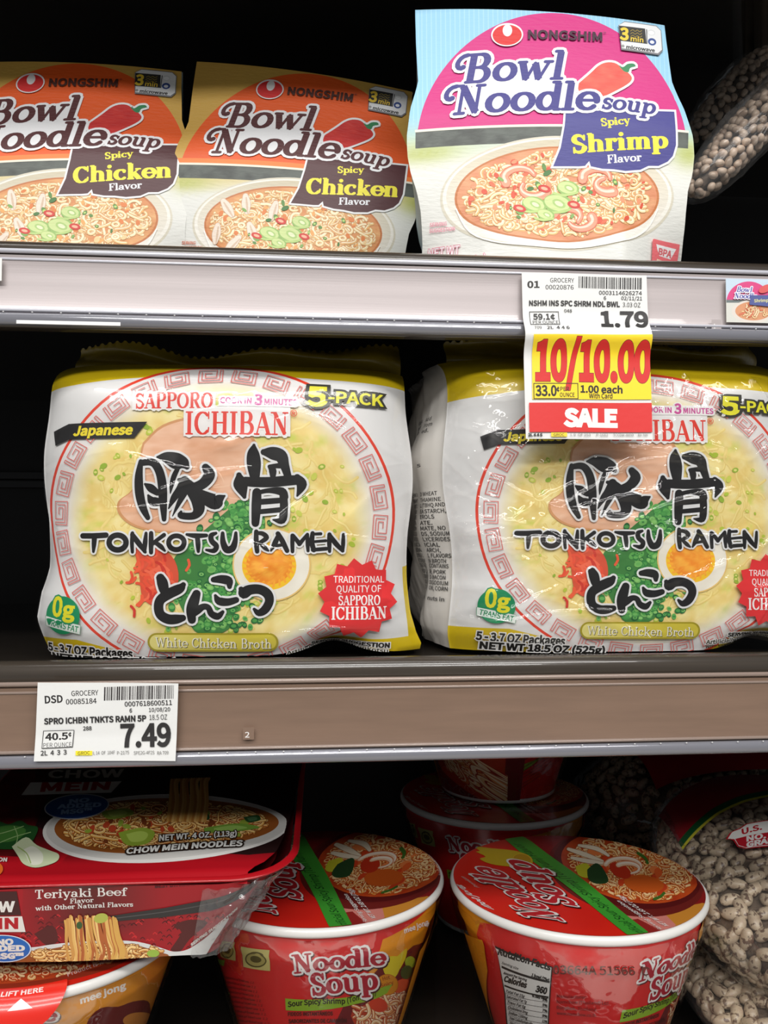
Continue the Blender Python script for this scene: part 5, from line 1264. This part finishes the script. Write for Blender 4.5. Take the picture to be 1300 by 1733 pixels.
# ------------------------------------------------------------------ chow mein tray resting on the orange bowl
ZT = -.1605
c0 = atz(240, 1489, ZT)
MW_TRAY = TR((c0[0], c0[1], ZT+OZ), rz=math.radians(-1.0))
MW_TOP = MW_TRAY @ Matrix.Rotation(math.radians(6.5), 4, 'X')
MW_FR = MW_TRAY @ Matrix.Rotation(math.radians(7), 4, 'X')
MT, MF = plane_map(MW_TOP, 'xy'), plane_map(MW_FR)
def tray_top_art():
    a = Art(MT); WT = (226, 224, 220)
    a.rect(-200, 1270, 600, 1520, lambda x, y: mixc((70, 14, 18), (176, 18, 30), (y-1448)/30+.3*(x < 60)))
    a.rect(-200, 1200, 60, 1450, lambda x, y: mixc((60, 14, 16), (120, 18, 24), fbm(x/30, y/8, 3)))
    a.poly([(120, 1250), (560, 1250), (530, 1440), (420, 1452), (150, 1440), (60, 1400)], (36, 18, 18))
    a.T('CHOW', 82, 1318.5, 206, 1313, 12, (190, 184, 176), .6, shear=.25)
    a.poly([(52, 1327), (206, 1321), (188, 1344), (36, 1347)], WT); a.T('MEIN', 70, 1341, 182, 1337, 14, (176, 24, 36), .9, shear=.3)
    a.ell(280, 1404, 208, 58, WT, -2, 70); a.ell(282, 1402, 204, 54, (206, 204, 200), -2, 70); a.ell(282, 1399, 190, 46, (150, 84, 34), -2, 70)
    noodles(a, 280, 1399, 180, 42, 520, [(222, 160, 80), (236, 184, 104), (206, 128, 60), (240, 200, 130)], 4.4, 17, 8, (110, 52, 20), rot=-2, hi=(250, 224, 164), squash=.55, curl=.4)
    noodles(a, 280, 1399, 176, 40, 150, [(232, 170, 84), (240, 190, 110), (196, 112, 50)], 3.8, 27, 16, (110, 50, 20), rot=-2, hi=(250, 220, 160), squash=.5, curl=.16)
    bits(a, 280, 1400, 160, 34, 40, [(190, 70, 40), (150, 170, 60), (120, 60, 30)], 7, 12)
    for L, c in (([(200, 1412), (240, 1404), (262, 1412), (250, 1430), (215, 1432)], (150, 176, 60)), ([(345, 1405), (400, 1396), (440, 1404), (400, 1412), (352, 1414)], (120, 160, 60)), ([(170, 1380), (215, 1374), (225, 1384), (185, 1392)], (140, 160, 60)), ([(412, 1384), (436, 1380), (440, 1390), (420, 1394)], (40, 80, 40)), ([(340, 1380), (352, 1378), (354, 1388), (342, 1390)], (40, 76, 40))):
        a.poly(L, c, smooth=4); m = np.mean(L, 0); a.poly([tuple(m+(np.array(q)-m)*.6) for q in L], tuple(min(255, v+34) for v in c), smooth=4)
    for i in range(16):
        x = 288+i*4.2; a.stroke([(x-4, 1392), (x+(i % 3), 1360), (x+2-(i % 4), 1330), (x+3, 1322)], ((214, 160, 84), (190, 128, 60), (232, 184, 110))[i % 3], 5, 3, 6)
    a.ell(130, 1370, 55, 22, (206, 206, 210), -4, 44); a.ell(130, 1370, 53, 20.5, (28, 72, 140), -4, 44)
    for t, x0, x1, y in (('NO', 118, 150, 1364), ('ADDED', 98, 170, 1373), ('MSG\u2122', 104, 154, 1382.5)): a.T(t, x0, y+1, x1, y-1, 7, (150, 180, 220), .5, shear=.2)
    # bok choy
    for L, c in (([(-30, 1400), (-4, 1392), (14, 1398), (34, 1392), (48, 1400), (64, 1404), (60, 1418), (50, 1430), (24, 1440), (-30, 1436)], (36, 84, 38)), ([(-10, 1404), (20, 1400), (44, 1408), (30, 1424), (0, 1428)], (70, 124, 54))): a.poly(L, c, smooth=4)
    for q in ([(-20, 1420), (10, 1412), (40, 1402)], [(0, 1430), (24, 1420), (52, 1412)], [(24, 1438), (30, 1420), (24, 1402)]): a.stroke(q, (150, 184, 120), 1.4)
    a.poly([(20, 1436), (44, 1420), (62, 1432), (84, 1440), (99, 1446), (98, 1456), (84, 1464), (60, 1470), (40, 1464), (30, 1450)], (204, 216, 176), smooth=4)
    a.poly([(40, 1440), (56, 1434), (72, 1446), (70, 1462), (52, 1464)], (230, 232, 214), smooth=4); a.stroke([(30, 1436), (45, 1446), (52, 1462)], (160, 184, 110), 2)
    a.T('NET WT. 4 OZ. (113g)', 270, 1427, 400, 1421, 9.5, (236, 236, 232), .5, out=(40, 26, 20), ow=1.6, shear=.1)
    a.T('CHOW MEIN NOODLES', 214, 1447, 409, 1439, 9, (236, 236, 232), .6, out=(40, 26, 20), ow=1.8, shear=.25)
    a.T('ILLUSTRATION', -60, 1463, 11, 1461, 6, (226, 220, 214), .4, shear=.2)
    a.ell(-4, 1474, 9, 10, (226, 110, 40))
    return a
def tray_front_art():
    a = Art(MF); WT = (224, 220, 214)
    a.rect(-200, 1440, 700, 1720, (158, 22, 32))
    a.rect(40, 1480, 330, 1600, lambda x, y: mixc(mixc((158, 22, 32), (92, 34, 32), 1-np.abs(x-150)/130), (158, 22, 32), (y-1560)/30))
    r = random.Random(2)
    for i in range(230):      # scale pattern
        x, y = r.uniform(40, 470), r.uniform(1540, 1612); w = r.uniform(2.5, 6)
        if 205 > x > 110: continue
        a.bat = 1+(i % 20); a.stroke([(x-w, y), (x, y-w*.7), (x+w, y+w*.1)], r.choice([(92, 16, 22), (74, 14, 20), (196, 40, 44)]), 1.8, 3, 5)
    a.bat = None; a.lv += 22
    for L in ([(296, 1600), (318, 1570), (300, 1560), (330, 1548), (372, 1552), (340, 1580), (318, 1604)], [(60, 1570), (90, 1556), (100, 1580), (82, 1590)]): a.poly(L, (84, 30, 30), smooth=3)
    a.S('Teriyaki Beef', 60, 1512.5, 215, 1508, 14, WT, .16, .08); a.S('Flavor', 119, 1521, 159, 1519, 7.5, WT, .16, .1); a.S('with Other Natural Flavors', 62, 1531.5, 226, 1526, 7.5, WT, .18, .1)
    a.T('BEST BY: MMMDDYY', 264, 1493, 352, 1486, 5.5, (60, 30, 34), .3)
    a.poly([(-90, 1499), (30, 1499), (38, 1538), (-90, 1538)], (66, 30, 30)); a.T('CHOW', -62, 1532, 26, 1532, 16, WT, 1.0); a.poly([(-90, 1541), (40, 1540), (46, 1566), (-90, 1566)], WT); a.T('MEIN', -50, 1561, 32, 1560, 17, (176, 24, 36), 1.1)
    a.poly([(100, 1551), (196, 1541), (280, 1528), (370, 1510), (470, 1488), (472, 1504), (370, 1531), (280, 1544), (196, 1551)], (50, 46, 46)); a.stroke([(196, 1546), (280, 1535), (370, 1518), (470, 1496)], (84, 80, 80), 1.5)
    # plate
    a.poly([(-80, 1600), (0, 1592), (55, 1592), (90, 1587), (140, 1583), (215, 1583), (255, 1590), (285, 1598), (305, 1602), (330, 1600), (352, 1592), (380, 1575), (400, 1556), (420, 1550), (400, 1590), (380, 1616), (300, 1625), (-80, 1640)], (214, 214, 212), smooth=3)
    a.poly([(-80, 1606), (50, 1600), (130, 1588), (215, 1588), (262, 1600), (296, 1610), (240, 1622), (-80, 1640)], (150, 84, 40), smooth=3)
    noodles(a, 170, 1606, 128, 19, 170, [(222, 170, 96), (236, 190, 120), (206, 140, 70)], 4.5, 7, 7, (120, 60, 26), hi=(248, 222, 160), squash=.5)
    r = random.Random(5)
    for i in range(44):
        x = 114+i*1.95+r.gauss(0, 2); dx = r.gauss(8+8*(i/44), 3)
        a.stroke([(x, 1548+r.uniform(-7, 2)), (x+2, 1560), (x+dx*.5, 1580), (x+dx, 1598), (x+dx+r.gauss(0, 3), 1613)], r.choice([(226, 180, 104), (206, 150, 80), (176, 96, 50), (236, 196, 124), (214, 164, 84)]), r.uniform(3.4, 5.2), 3, 6)
    a.ell(172, 1545, 12, 8, (176, 180, 80), -10); a.ell(136, 1556, 5, 6, (60, 90, 50)); a.ell(262, 1604, 12, 6, (150, 180, 70))
    a.ell(8, 1595, 48, 23.5+0, (214, 220, 226), 0, 50); a.ell(8, 1595, 46, 22+0, (30, 96, 176), 0, 50)
    a.items.pop(); a.items.pop(); a.ell(8, 1594, 48, 23.8, (214, 222, 230), 0, 50); a.ell(8, 1594, 46, 22.4, (32, 100, 180), 0, 50)
    for t, x0, x1, y in (('NO', 0, 25, 1588), ('ADDED', -30, 44, 1599), ('MSG\u2122', -10, 42, 1612)): a.T(t, x0, y, x1, y-2, 9, WT, .9)
    a.T('SERVING SUGGESTION', 346, 1592, 430, 1536, 5, WT, .4)
    return a
TE = [(1475, 420), (1462, 448), (1445, 468), (1420, 480), (1380, 492), (1340, 502), (1290, 512), (1260, 518)]
te = MT(np.array([(x, y) for y, x in TE], float)); te = te[np.argsort(te[:, 1])]
yb = MT(np.array([[300., 1262.]]))[0, 1]; xl = MT(np.array([[-150., 1480.]]))[0, 0]; xr = te[:, 0].max()
def rrect(x0, y0, x1, y1, r_, n=8):
    o = []
    for cx, cy, a0 in ((x1-r_, y0+r_, -90), (x1-r_, y1-r_, 0), (x0+r_, y1-r_, 90), (x0+r_, y0+r_, 180)):
        for k in range(n+1): t = math.radians(a0+90*k/n); o.append((cx+r_*math.cos(t), cy+r_*math.sin(t)))
    return np.array(o)
tray = empty('chow_mein_tray', MW_TRAY, 'red and black teriyaki beef chow mein tray on top of the orange bowl', 'noodle tray')
M_TRAYP = m_plain('red_tray_wrap', (176, 20, 30), .28, 0, .7, .2, 50)
M_TRAYD = m_plain('dark_red_tray_wrap', (84, 16, 22), .3, 0, .7, .4, 50)
HT = .0385
mt_l = MW_TRAY.inverted() @ MW_TOP
def lift(P):      # tilted upper plane in tray coordinates
    return np.array([tuple(mt_l @ Vector(tuple(map(float, p)))) for p in P.reshape(-1, 3)]).reshape(P.shape)
def tc(U, V): return np.clip(U, xl, np.interp(V, te[:, 1], te[:, 0])), V
def Ft(U, V):
    P = np.stack([U, V, .0012*np.sin(U*40)*np.sin(V*60)+.0006-.004*np.clip(1-V/.006, 0, 1)**2], -1); return lift(P)
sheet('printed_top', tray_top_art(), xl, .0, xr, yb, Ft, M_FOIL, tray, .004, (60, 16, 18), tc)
# body
rt = rrect(xl-.001, -.0005, xr-.004, yb, .030); rb = rrect(xl+.004, .0075, xr-.044, yb-.014, .028)
rows = []
for q in np.linspace(0, 1, 10):
    P = np.stack([rt[:, 0]*(1-q)+rb[:, 0]*q, rt[:, 1]*(1-q)+rb[:, 1]*q, np.zeros(len(rt))], -1); P = lift(P); P[:, 2] = P[:, 2]*(1-q)-HT*q-.0012*(1-q)
    rows.append(P)
grid_obj('tray_body', np.array(rows)[:, ::-1], M_TRAYD, tray, True)
bt = rows[-1]; mesh_obj('tray_base', bt, [tuple(range(len(bt)))], M_TRAYD, tray, False)
fl = rrect(xl-.003, -.0022, xr+.0005, yb+.002, .032); rows = []
for dz, gr in ((-.0006, -.004), (-.0016, -.0008), (-.0008, .0), (-.0002, -.0002), (.0002, -.004)):
    P = np.stack([fl[:, 0], fl[:, 1], np.full(len(fl), dz)], -1); c_ = np.array([(xl+xr)/2, yb/2, 0]); d = P-c_; d[:, 2] = 0; P = P+d/np.linalg.norm(d, axis=1, keepdims=True)*gr; rows.append(lift(P))
grid_obj('flange', np.array(rows), M_TRAYP, tray, True)
# printed front following the rounded corner
u0 = MF(np.array([[370., 1500.]]))[0, 0]; RA = .028
mf_l = MW_TRAY.inverted() @ MW_FR
def Ff(U, V):
    s_ = np.clip(U-u0, 0, RA*1.5708); e = np.clip(U-u0-RA*1.5708, 0, None)
    x = np.where(U > u0, u0+RA*np.sin(s_/RA), U)-.85*(-V)*np.clip((U-u0+.035)/(RA*1.57+.035), 0, 1)**1.5; y = RA*(1-np.cos(s_/RA))+e
    P = np.stack([x, y-.0012-.0008*np.sin(U*50+V*80), V], -1)
    return np.array((P.reshape(-1, 3) @ np.array(mf_l.to_3x3()).T)+np.array(mf_l.translation)).reshape(P.shape)
sheet('printed_front', tray_front_art().shift(0, -.0019), xl, -HT+.0004, u0+RA*1.5708+.05, -.0022, Ff, M_FOIL, tray, .004, (150, 22, 32))
# crumpled shrink film bunched round the right-hand end
th = np.linspace(0, 1, 90); P = np.zeros((46, 90, 3))
for j, q in enumerate(np.linspace(0, 1, 46)):
    for i, t in enumerate(th):
        U = u0-.006+t*.085; V = -.0025-q*(HT-.004); p = Ff(np.array(U), np.array(V))
        n_ = .003+.0095*fbm(np.array(t*16), np.array(q*5), 5)*min(1, t*3)+.003*vnoise(np.array(t*40), np.array(q*9), 8)
        P[j, i] = p+np.array([n_*min(1, t*1.3), -n_*(1-t), .0])
grid_obj('shrink_film', P[:, ::-1], m_film('crumpled_tray_film', .12, 2.2, (.9, .9, .9), .06, .9, 120, .003), tray)
# ------------------------------------------------------------------ bags of dried beans
M_SOFTFILM = m_film('soft_bag_film', .2, .9, (.97, .97, .97), .05, .3, 60, .002)
def bean_mat(name, c1, c2, speck, sc):
    m, nt, b = mat_nodes(name)
    tc = nt.nodes.new('ShaderNodeTexCoord'); oi = nt.nodes.new('ShaderNodeObjectInfo'); ad = nt.nodes.new('ShaderNodeVectorMath'); ad.operation = 'ADD'
    mu = nt.nodes.new('ShaderNodeMath'); mu.operation = 'MULTIPLY'; mu.inputs[1].default_value = 37.0
    nt.links.new(oi.outputs['Random'], mu.inputs[0]); nt.links.new(tc.outputs['Object'], ad.inputs[0]); nt.links.new(mu.outputs[0], ad.inputs[1])
    n1 = nt.nodes.new('ShaderNodeTexNoise'); n1.inputs['Scale'].default_value = sc; n1.inputs['Detail'].default_value = 5; nt.links.new(ad.outputs[0], n1.inputs['Vector'])
    r = nt.nodes.new('ShaderNodeValToRGB'); e = r.color_ramp.elements; e[0].position = .40; e[0].color = tuple(lin(speck))+(1,); e[1].position = .47; e[1].color = tuple(lin(c1))+(1,)
    x = e.new(.75); x.color = tuple(lin(c2))+(1,)
    hs = nt.nodes.new('ShaderNodeHueSaturation'); mp = nt.nodes.new('ShaderNodeMapRange'); mp.inputs['To Min'].default_value = .72; mp.inputs['To Max'].default_value = 1.12
    nt.links.new(oi.outputs['Random'], mp.inputs['Value']); nt.links.new(mp.outputs[0], hs.inputs['Value'])
    nt.links.new(n1.outputs['Fac'], r.inputs[0]); nt.links.new(r.outputs[0], hs.inputs['Color']); nt.links.new(hs.outputs[0], b.inputs['Base Color'])
    b.inputs['Roughness'].default_value = .35
    return m
M_PINTO = bean_mat('speckled_bean', (196, 178, 152), (176, 152, 130), (112, 90, 76), 330)
M_NAVY = bean_mat('tan_bean', (206, 182, 160), (222, 198, 176), (180, 154, 134), 200)
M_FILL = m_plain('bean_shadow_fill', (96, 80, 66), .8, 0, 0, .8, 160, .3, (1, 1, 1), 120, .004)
def bean_mesh(name, L, W, H, mat, seed):
    r = random.Random(seed); v = []; f = []; n, m = 12, 9
    for j in range(m+1):
        p = math.pi*j/m
        for i in range(n):
            t = 2*math.pi*i/n; x = -math.cos(p); rr = math.sin(p)**.85
            y = rr*math.cos(t)*(1+.12*x); zz = rr*math.sin(t); y -= .28*(1-x*x)*(1 if y > 0 else .2)*.6
            v.append((x*L/2, (y+.1)*W/2, zz*H/2))
    for j in range(m):
        for i in range(n): a_ = j*n+i; b_ = j*n+(i+1) % n; f.append((a_, b_, b_+n, a_+n))
    me = bpy.data.meshes.new(name); me.from_pydata(v, [], f); me.update(); me.polygons.foreach_set('use_smooth', [True]*len(f)); me.materials.append(mat); return me
PIN = [bean_mesh('pinto_bean', .0125*k, .0078, .0068, M_PINTO, i) for i, k in enumerate((1, .9, 1.08, .96))]
NAV = [bean_mesh('small_bean', .0061*k, .0050, .0045, M_NAVY, i) for i, k in enumerate((1, .92, 1.06))]
def sup(mw, a_, b_, c_, th, ph, off=0., seed=0, lump=.0):
    """closed pillow surface in world coordinates; th around, ph from -90 to 90"""
    cx = np.cos(ph); e = .8
    s = lambda v, k: np.sign(v)*np.abs(v)**k
    x = (a_+off)*s(cx, .75)*s(np.cos(th), e); y = (b_+off)*s(cx, .75)*s(np.sin(th), e); zz = (c_+off)*s(np.sin(ph), 1.)
    k = 1+lump*(fbm(th*1.7+5, ph*2+5, seed)-.5); P = np.stack([x*k, y*k, zz*k], -1)
    A = np.array(mw); return P @ A[:3, :3].T+A[:3, 3]
def scatter(mw, dims, md, cap, seed, inset):
    r = random.Random(seed); pts = []; out = []; tries = 0
    cell = {}
    while tries < 26000 and len(out) < cap:
        tries += 1
        th = r.uniform(-math.pi, math.pi); ph = math.asin(r.uniform(-1, 1))
        p = sup(mw, *dims, np.array(th), np.array(ph), -inset, seed, .12); pu = sup(mw, *dims, np.array(th+.02), np.array(ph), -inset, seed, .12); pv = sup(mw, *dims, np.array(th), np.array(ph+.02), -inset, seed, .12)
        n = np.cross(pu-p, pv-p); n /= np.linalg.norm(n)+1e-12; vd = CAMP-p; vd /= np.linalg.norm(vd)
        if n @ vd < -.15: continue
        q = FWD @ (p-CAMP); sx = 650+FPX*((p-CAMP) @ RGT)/q; sy_ = 866.5-FPX*((p-CAMP) @ UPV)/q
        if sx > 1335 or sy_ > 1775 or sy_ < -20: continue
        key = tuple(np.floor(p/md).astype(int)); ok = True
        for a1 in (-1, 0, 1):
            for b1 in (-1, 0, 1):
                for c1 in (-1, 0, 1):
                    for w in cell.get((key[0]+a1, key[1]+b1, key[2]+c1), []):
                        if np.sum((w-p)**2) < md*md: ok = False
        if not ok: continue
        cell.setdefault(key, []).append(p); d = pu-p; d /= np.linalg.norm(d)+1e-9; e = np.cross(n, d); t = r.uniform(0, 6.28)
        d2 = d*math.cos(t)+e*math.sin(t)+n*r.gauss(0, .25); d2 /= np.linalg.norm(d2); e2 = np.cross(n, d2); e2 /= np.linalg.norm(e2); n2 = np.cross(d2, e2)
        M = Matrix(((d2[0], e2[0], n2[0], p[0]), (d2[1], e2[1], n2[1], p[1]), (d2[2], e2[2], n2[2], p[2]), (0, 0, 0, 1)))
        out.append((float(np.linalg.norm(p-CAMP)), M))
    return out
def bag(name, mw, dims, label, film=None, seed=1, inset=.006, group=None, rim=.0):
    root = empty(name, mw, label, 'bag of beans', group)
    inv = np.array(mw.inverted())
    th, ph = np.meshgrid(np.linspace(-math.pi, math.pi, 90, endpoint=False), np.linspace(-math.pi/2, math.pi/2, 50))
    def loc(P): return P @ inv[:3, :3].T+inv[:3, 3]
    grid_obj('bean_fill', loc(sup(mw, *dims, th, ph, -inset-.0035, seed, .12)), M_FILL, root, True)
    film = film or M_BAGFILM
    P = loc(sup(mw, *dims, th, ph, .0008, seed, .12)); k = creases(th, ph, seed+9, 40, .0035, .03, .9, (-3, -1.4, 3, 1.4))
    n = P/np.linalg.norm(P, axis=-1, keepdims=True); P = P+n*(k[..., None]+.0012*vnoise(th*9, ph*9, 4)[..., None])
    grid_obj('clear_bag', P, film, root, True)
    return root
def tilt(c, rx=0., ry=0., rz=0.): return TR(tuple(c), rx=math.radians(rx), ry=math.radians(ry), rz=math.radians(rz))
# lower right: three bags of speckled beans
MA = tilt(at(1352, 1492, .515), rx=14, rz=-6); DA = (.084, .105, .036)
MB = tilt((at(1385, 1668, .480)[0], .480, OZ-.2655), rx=2, rz=-4); DB = (.078, .085, .021)
MC = tilt(at(1215, 1352, .690), rx=12, rz=3); DC = (.118, .070, .052)
G_P = 'clear bags of speckled beans at the lower right'
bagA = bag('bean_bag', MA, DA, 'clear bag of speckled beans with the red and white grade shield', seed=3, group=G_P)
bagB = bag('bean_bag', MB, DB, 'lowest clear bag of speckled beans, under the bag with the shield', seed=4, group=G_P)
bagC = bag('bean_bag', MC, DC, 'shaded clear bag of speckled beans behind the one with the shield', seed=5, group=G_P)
pl = scatter(MA, DA, .0069, 560, 3, .006)+scatter(MB, DB, .0070, 160, 4, .006)+scatter(MC, DC, .0085, 260, 5, .006)
pl.sort(key=lambda q: q[0])
PB = bpy.data.objects.new('pinto_bean', PIN[0])
for k, (d, M) in enumerate(pl[:300]):
    o = PB if k == 0 else PB.copy(); o.data = PIN[k % 4]; COL.objects.link(o); o.matrix_world = M
    tag(o, 'speckled tan bean inside the nearer clear bags at the lower right', 'bean', 'speckled beans in the lower right bags')
v = []; f = []
for k, (d, M) in enumerate(pl[300:]):
    me = PIN[k % 4]; b0 = len(v); v += [tuple(M @ q.co) for q in me.vertices]; f += [tuple(b0+i for i in p.vertices) for p in me.polygons]
if v:
    o = mesh_obj('pinto_bean_heap', v, f, M_PINTO); o['kind'] = 'stuff'; tag(o, 'mass of shaded speckled beans in the bags farther back', 'beans')
# printed labels of the bags
def on_bag(name, art, mw, dims, x0, y0, x1, y1, base, root, seed, cl=None, shape=None, cell=.003):
    inv = np.array(mw.inverted())
    def F(U, V):
        X, Y = (shape(U, V) if shape else (U, V))
        a_, b_, c_ = dims; q = np.clip(1-np.abs(X/a_)**2.5-np.abs(Y/b_)**2.5, .0, 1)**.5
        return np.stack([X, Y, (c_+.0016)*q+.0030], -1)
    return sheet(name, art, x0, y0, x1, y1, F, M_FOIL, root, cell, base, cl)
def hplane(mw, dims, k=.95):
    m2 = mw @ Matrix.Translation((0, 0, dims[2]*k)); return plane_map(m2, 'xy')
HA = hplane(MA, DA)
arc = HA(np.array([(1158, 1408), (1180, 1398), (1215, 1382), (1260, 1368), (1310, 1358), (1380, 1352)], float))
ay = lambda U: np.interp(U, arc[:, 0], arc[:, 1])
la = Art(lambda p: p)
la.rect(arc[0, 0], 0, arc[-1, 0], .0025, (196, 190, 60)); la.rect(arc[0, 0], .0025, arc[-1, 0], .0085, (20, 84, 44))
on_bag('printed_label', la, MA, DA, arc[0, 0], 0, .066, .05, (140, 24, 34), bagA, 3, shape=lambda U, V: (U, np.minimum(ay(U)+V*(1+.0*U), .088)))
sa = Art(HA)
s0 = HA(np.array([[1226., 1425.], [1400., 1390.], [1250., 1447.]]))
shd = [(1228, 1421), (1236, 1412), (1250, 1410), (1262, 1404), (1290, 1402), (1330, 1400), (1345, 1420), (1340, 1440), (1310, 1444), (1290, 1443), (1262, 1442), (1248, 1436), (1240, 1424)]
sa.poly(shd, (170, 34, 44)); m_ = np.mean(shd, 0); sa.poly([tuple(m_+(np.array(q)-m_)*.93) for q in shd], (222, 220, 216))
sa.poly([(1244, 1424), (1336, 1420), (1334, 1438), (1300, 1441), (1262, 1439.5), (1250, 1434)], (176, 30, 42))
sa.T('U.S.', 1256, 1419.5, 1288, 1416, 8, (176, 30, 42), .5); sa.T('NO. 1', 1264, 1431, 1310, 1429, 7, (226, 222, 220), .5); sa.T('GRADE', 1264, 1439.5, 1320, 1438, 7, (226, 222, 220), .6)
sb = HA(np.array(shd, float)); bx0, by0 = sb.min(0)-.0; bx1, by1 = sb.max(0)
def shc(U, V):     # keep the sheet inside the shield outline
    o = np.argsort(sb[:, 1]); n = len(sb); L = []; 
    lo_ = np.full(U.shape, 1e9); hi_ = np.full(U.shape, -1e9); Vc = np.clip(V, by0+1e-5, by1-1e-5)
    for i in range(n):
        p, q = sb[i], sb[(i+1) % n]
        if abs(p[1]-q[1]) < 1e-9: continue
        t = (Vc-p[1])/(q[1]-p[1]); ok = (t >= 0) & (t <= 1); x = p[0]+(q[0]-p[0])*t
        lo_ = np.where(ok, np.minimum(lo_, x), lo_); hi_ = np.where(ok, np.maximum(hi_, x), hi_)
    return np.clip(U, lo_, hi_), Vc
on_bag('grade_shield', sa, MA, DA, bx0, by0, bx1, by1, (170, 34, 44), bagA, 3, cl=shc, cell=.0015)
HC = hplane(MC, DC, .9)
cb = HC(np.array([(1113, 1312), (1340, 1300), (1120, 1278)], float))
ca = Art(None); on_bag('printed_label', ca, MC, DC, cb[0, 0], min(cb[0, 1], .03), .10, .066, (150, 26, 34), bagC, 5)
ca = Art(HC); ca.T('NET WT 32 OZ', 1246, 1322, 1330, 1316, 9, (60, 56, 52), .5)
t0 = HC(np.array([(1238, 1326), (1340, 1308)], float)); on_bag('weight_panel', ca, MC, DC, t0[0, 0], t0[:, 1].min(), min(t0[1, 0], .1), t0[:, 1].max(), (150, 146, 138), bagC, 5)

# upper right: two slim bags of small tan beans leaning on the shelf
G_N = 'slim bags of small tan beans on the top shelf'
ND = (.098, .030, .0215)
M1 = tilt(at(1252, 150, .560), ry=-47, rz=8); M2 = tilt(at(1280, 208, .488), ry=-47, rz=8)
def vert(m): return m @ Matrix.Rotation(math.radians(90), 4, 'X')
M1 = vert(M1); M2 = vert(M2)
D0 = (.056, .0153, .0205)
D1 = (.070, .0153, .0205)
n1 = bag('bean_bag', M1, D0, 'rear slim bag of small tan beans, at the right edge of the top shelf', seed=6, inset=.004, group=G_N, film=M_SOFTFILM)
n2 = bag('bean_bag', M2, D1, 'front slim bag of small tan beans, leaning on the top shelf', seed=7, inset=.004, group=G_N, film=M_SOFTFILM)
pn = scatter(M1, D0, .0050, 260, 6, .004)+scatter(M2, D1, .0050, 260, 7, .004)
pn.sort(key=lambda q: q[0])
NB = bpy.data.objects.new('small_bean', NAV[0])
for k, (d, M) in enumerate(pn[:300]):
    o = NB if k == 0 else NB.copy(); o.data = NAV[k % 3]; COL.objects.link(o); o.matrix_world = M
    tag(o, 'small tan bean inside the slim clear bags on the top shelf', 'bean', 'small tan beans in the slim bags')
v = []; f = []
for k, (d, M) in enumerate(pn[300:]):
    me = NAV[k % 3]; b0 = len(v); v += [tuple(M @ q.co) for q in me.vertices]; f += [tuple(b0+i for i in p.vertices) for p in me.polygons]
if v:
    o = mesh_obj('small_bean_heap', v, f, M_NAVY); o['kind'] = 'stuff'; tag(o, 'mass of small tan beans deeper in the slim bags', 'beans')
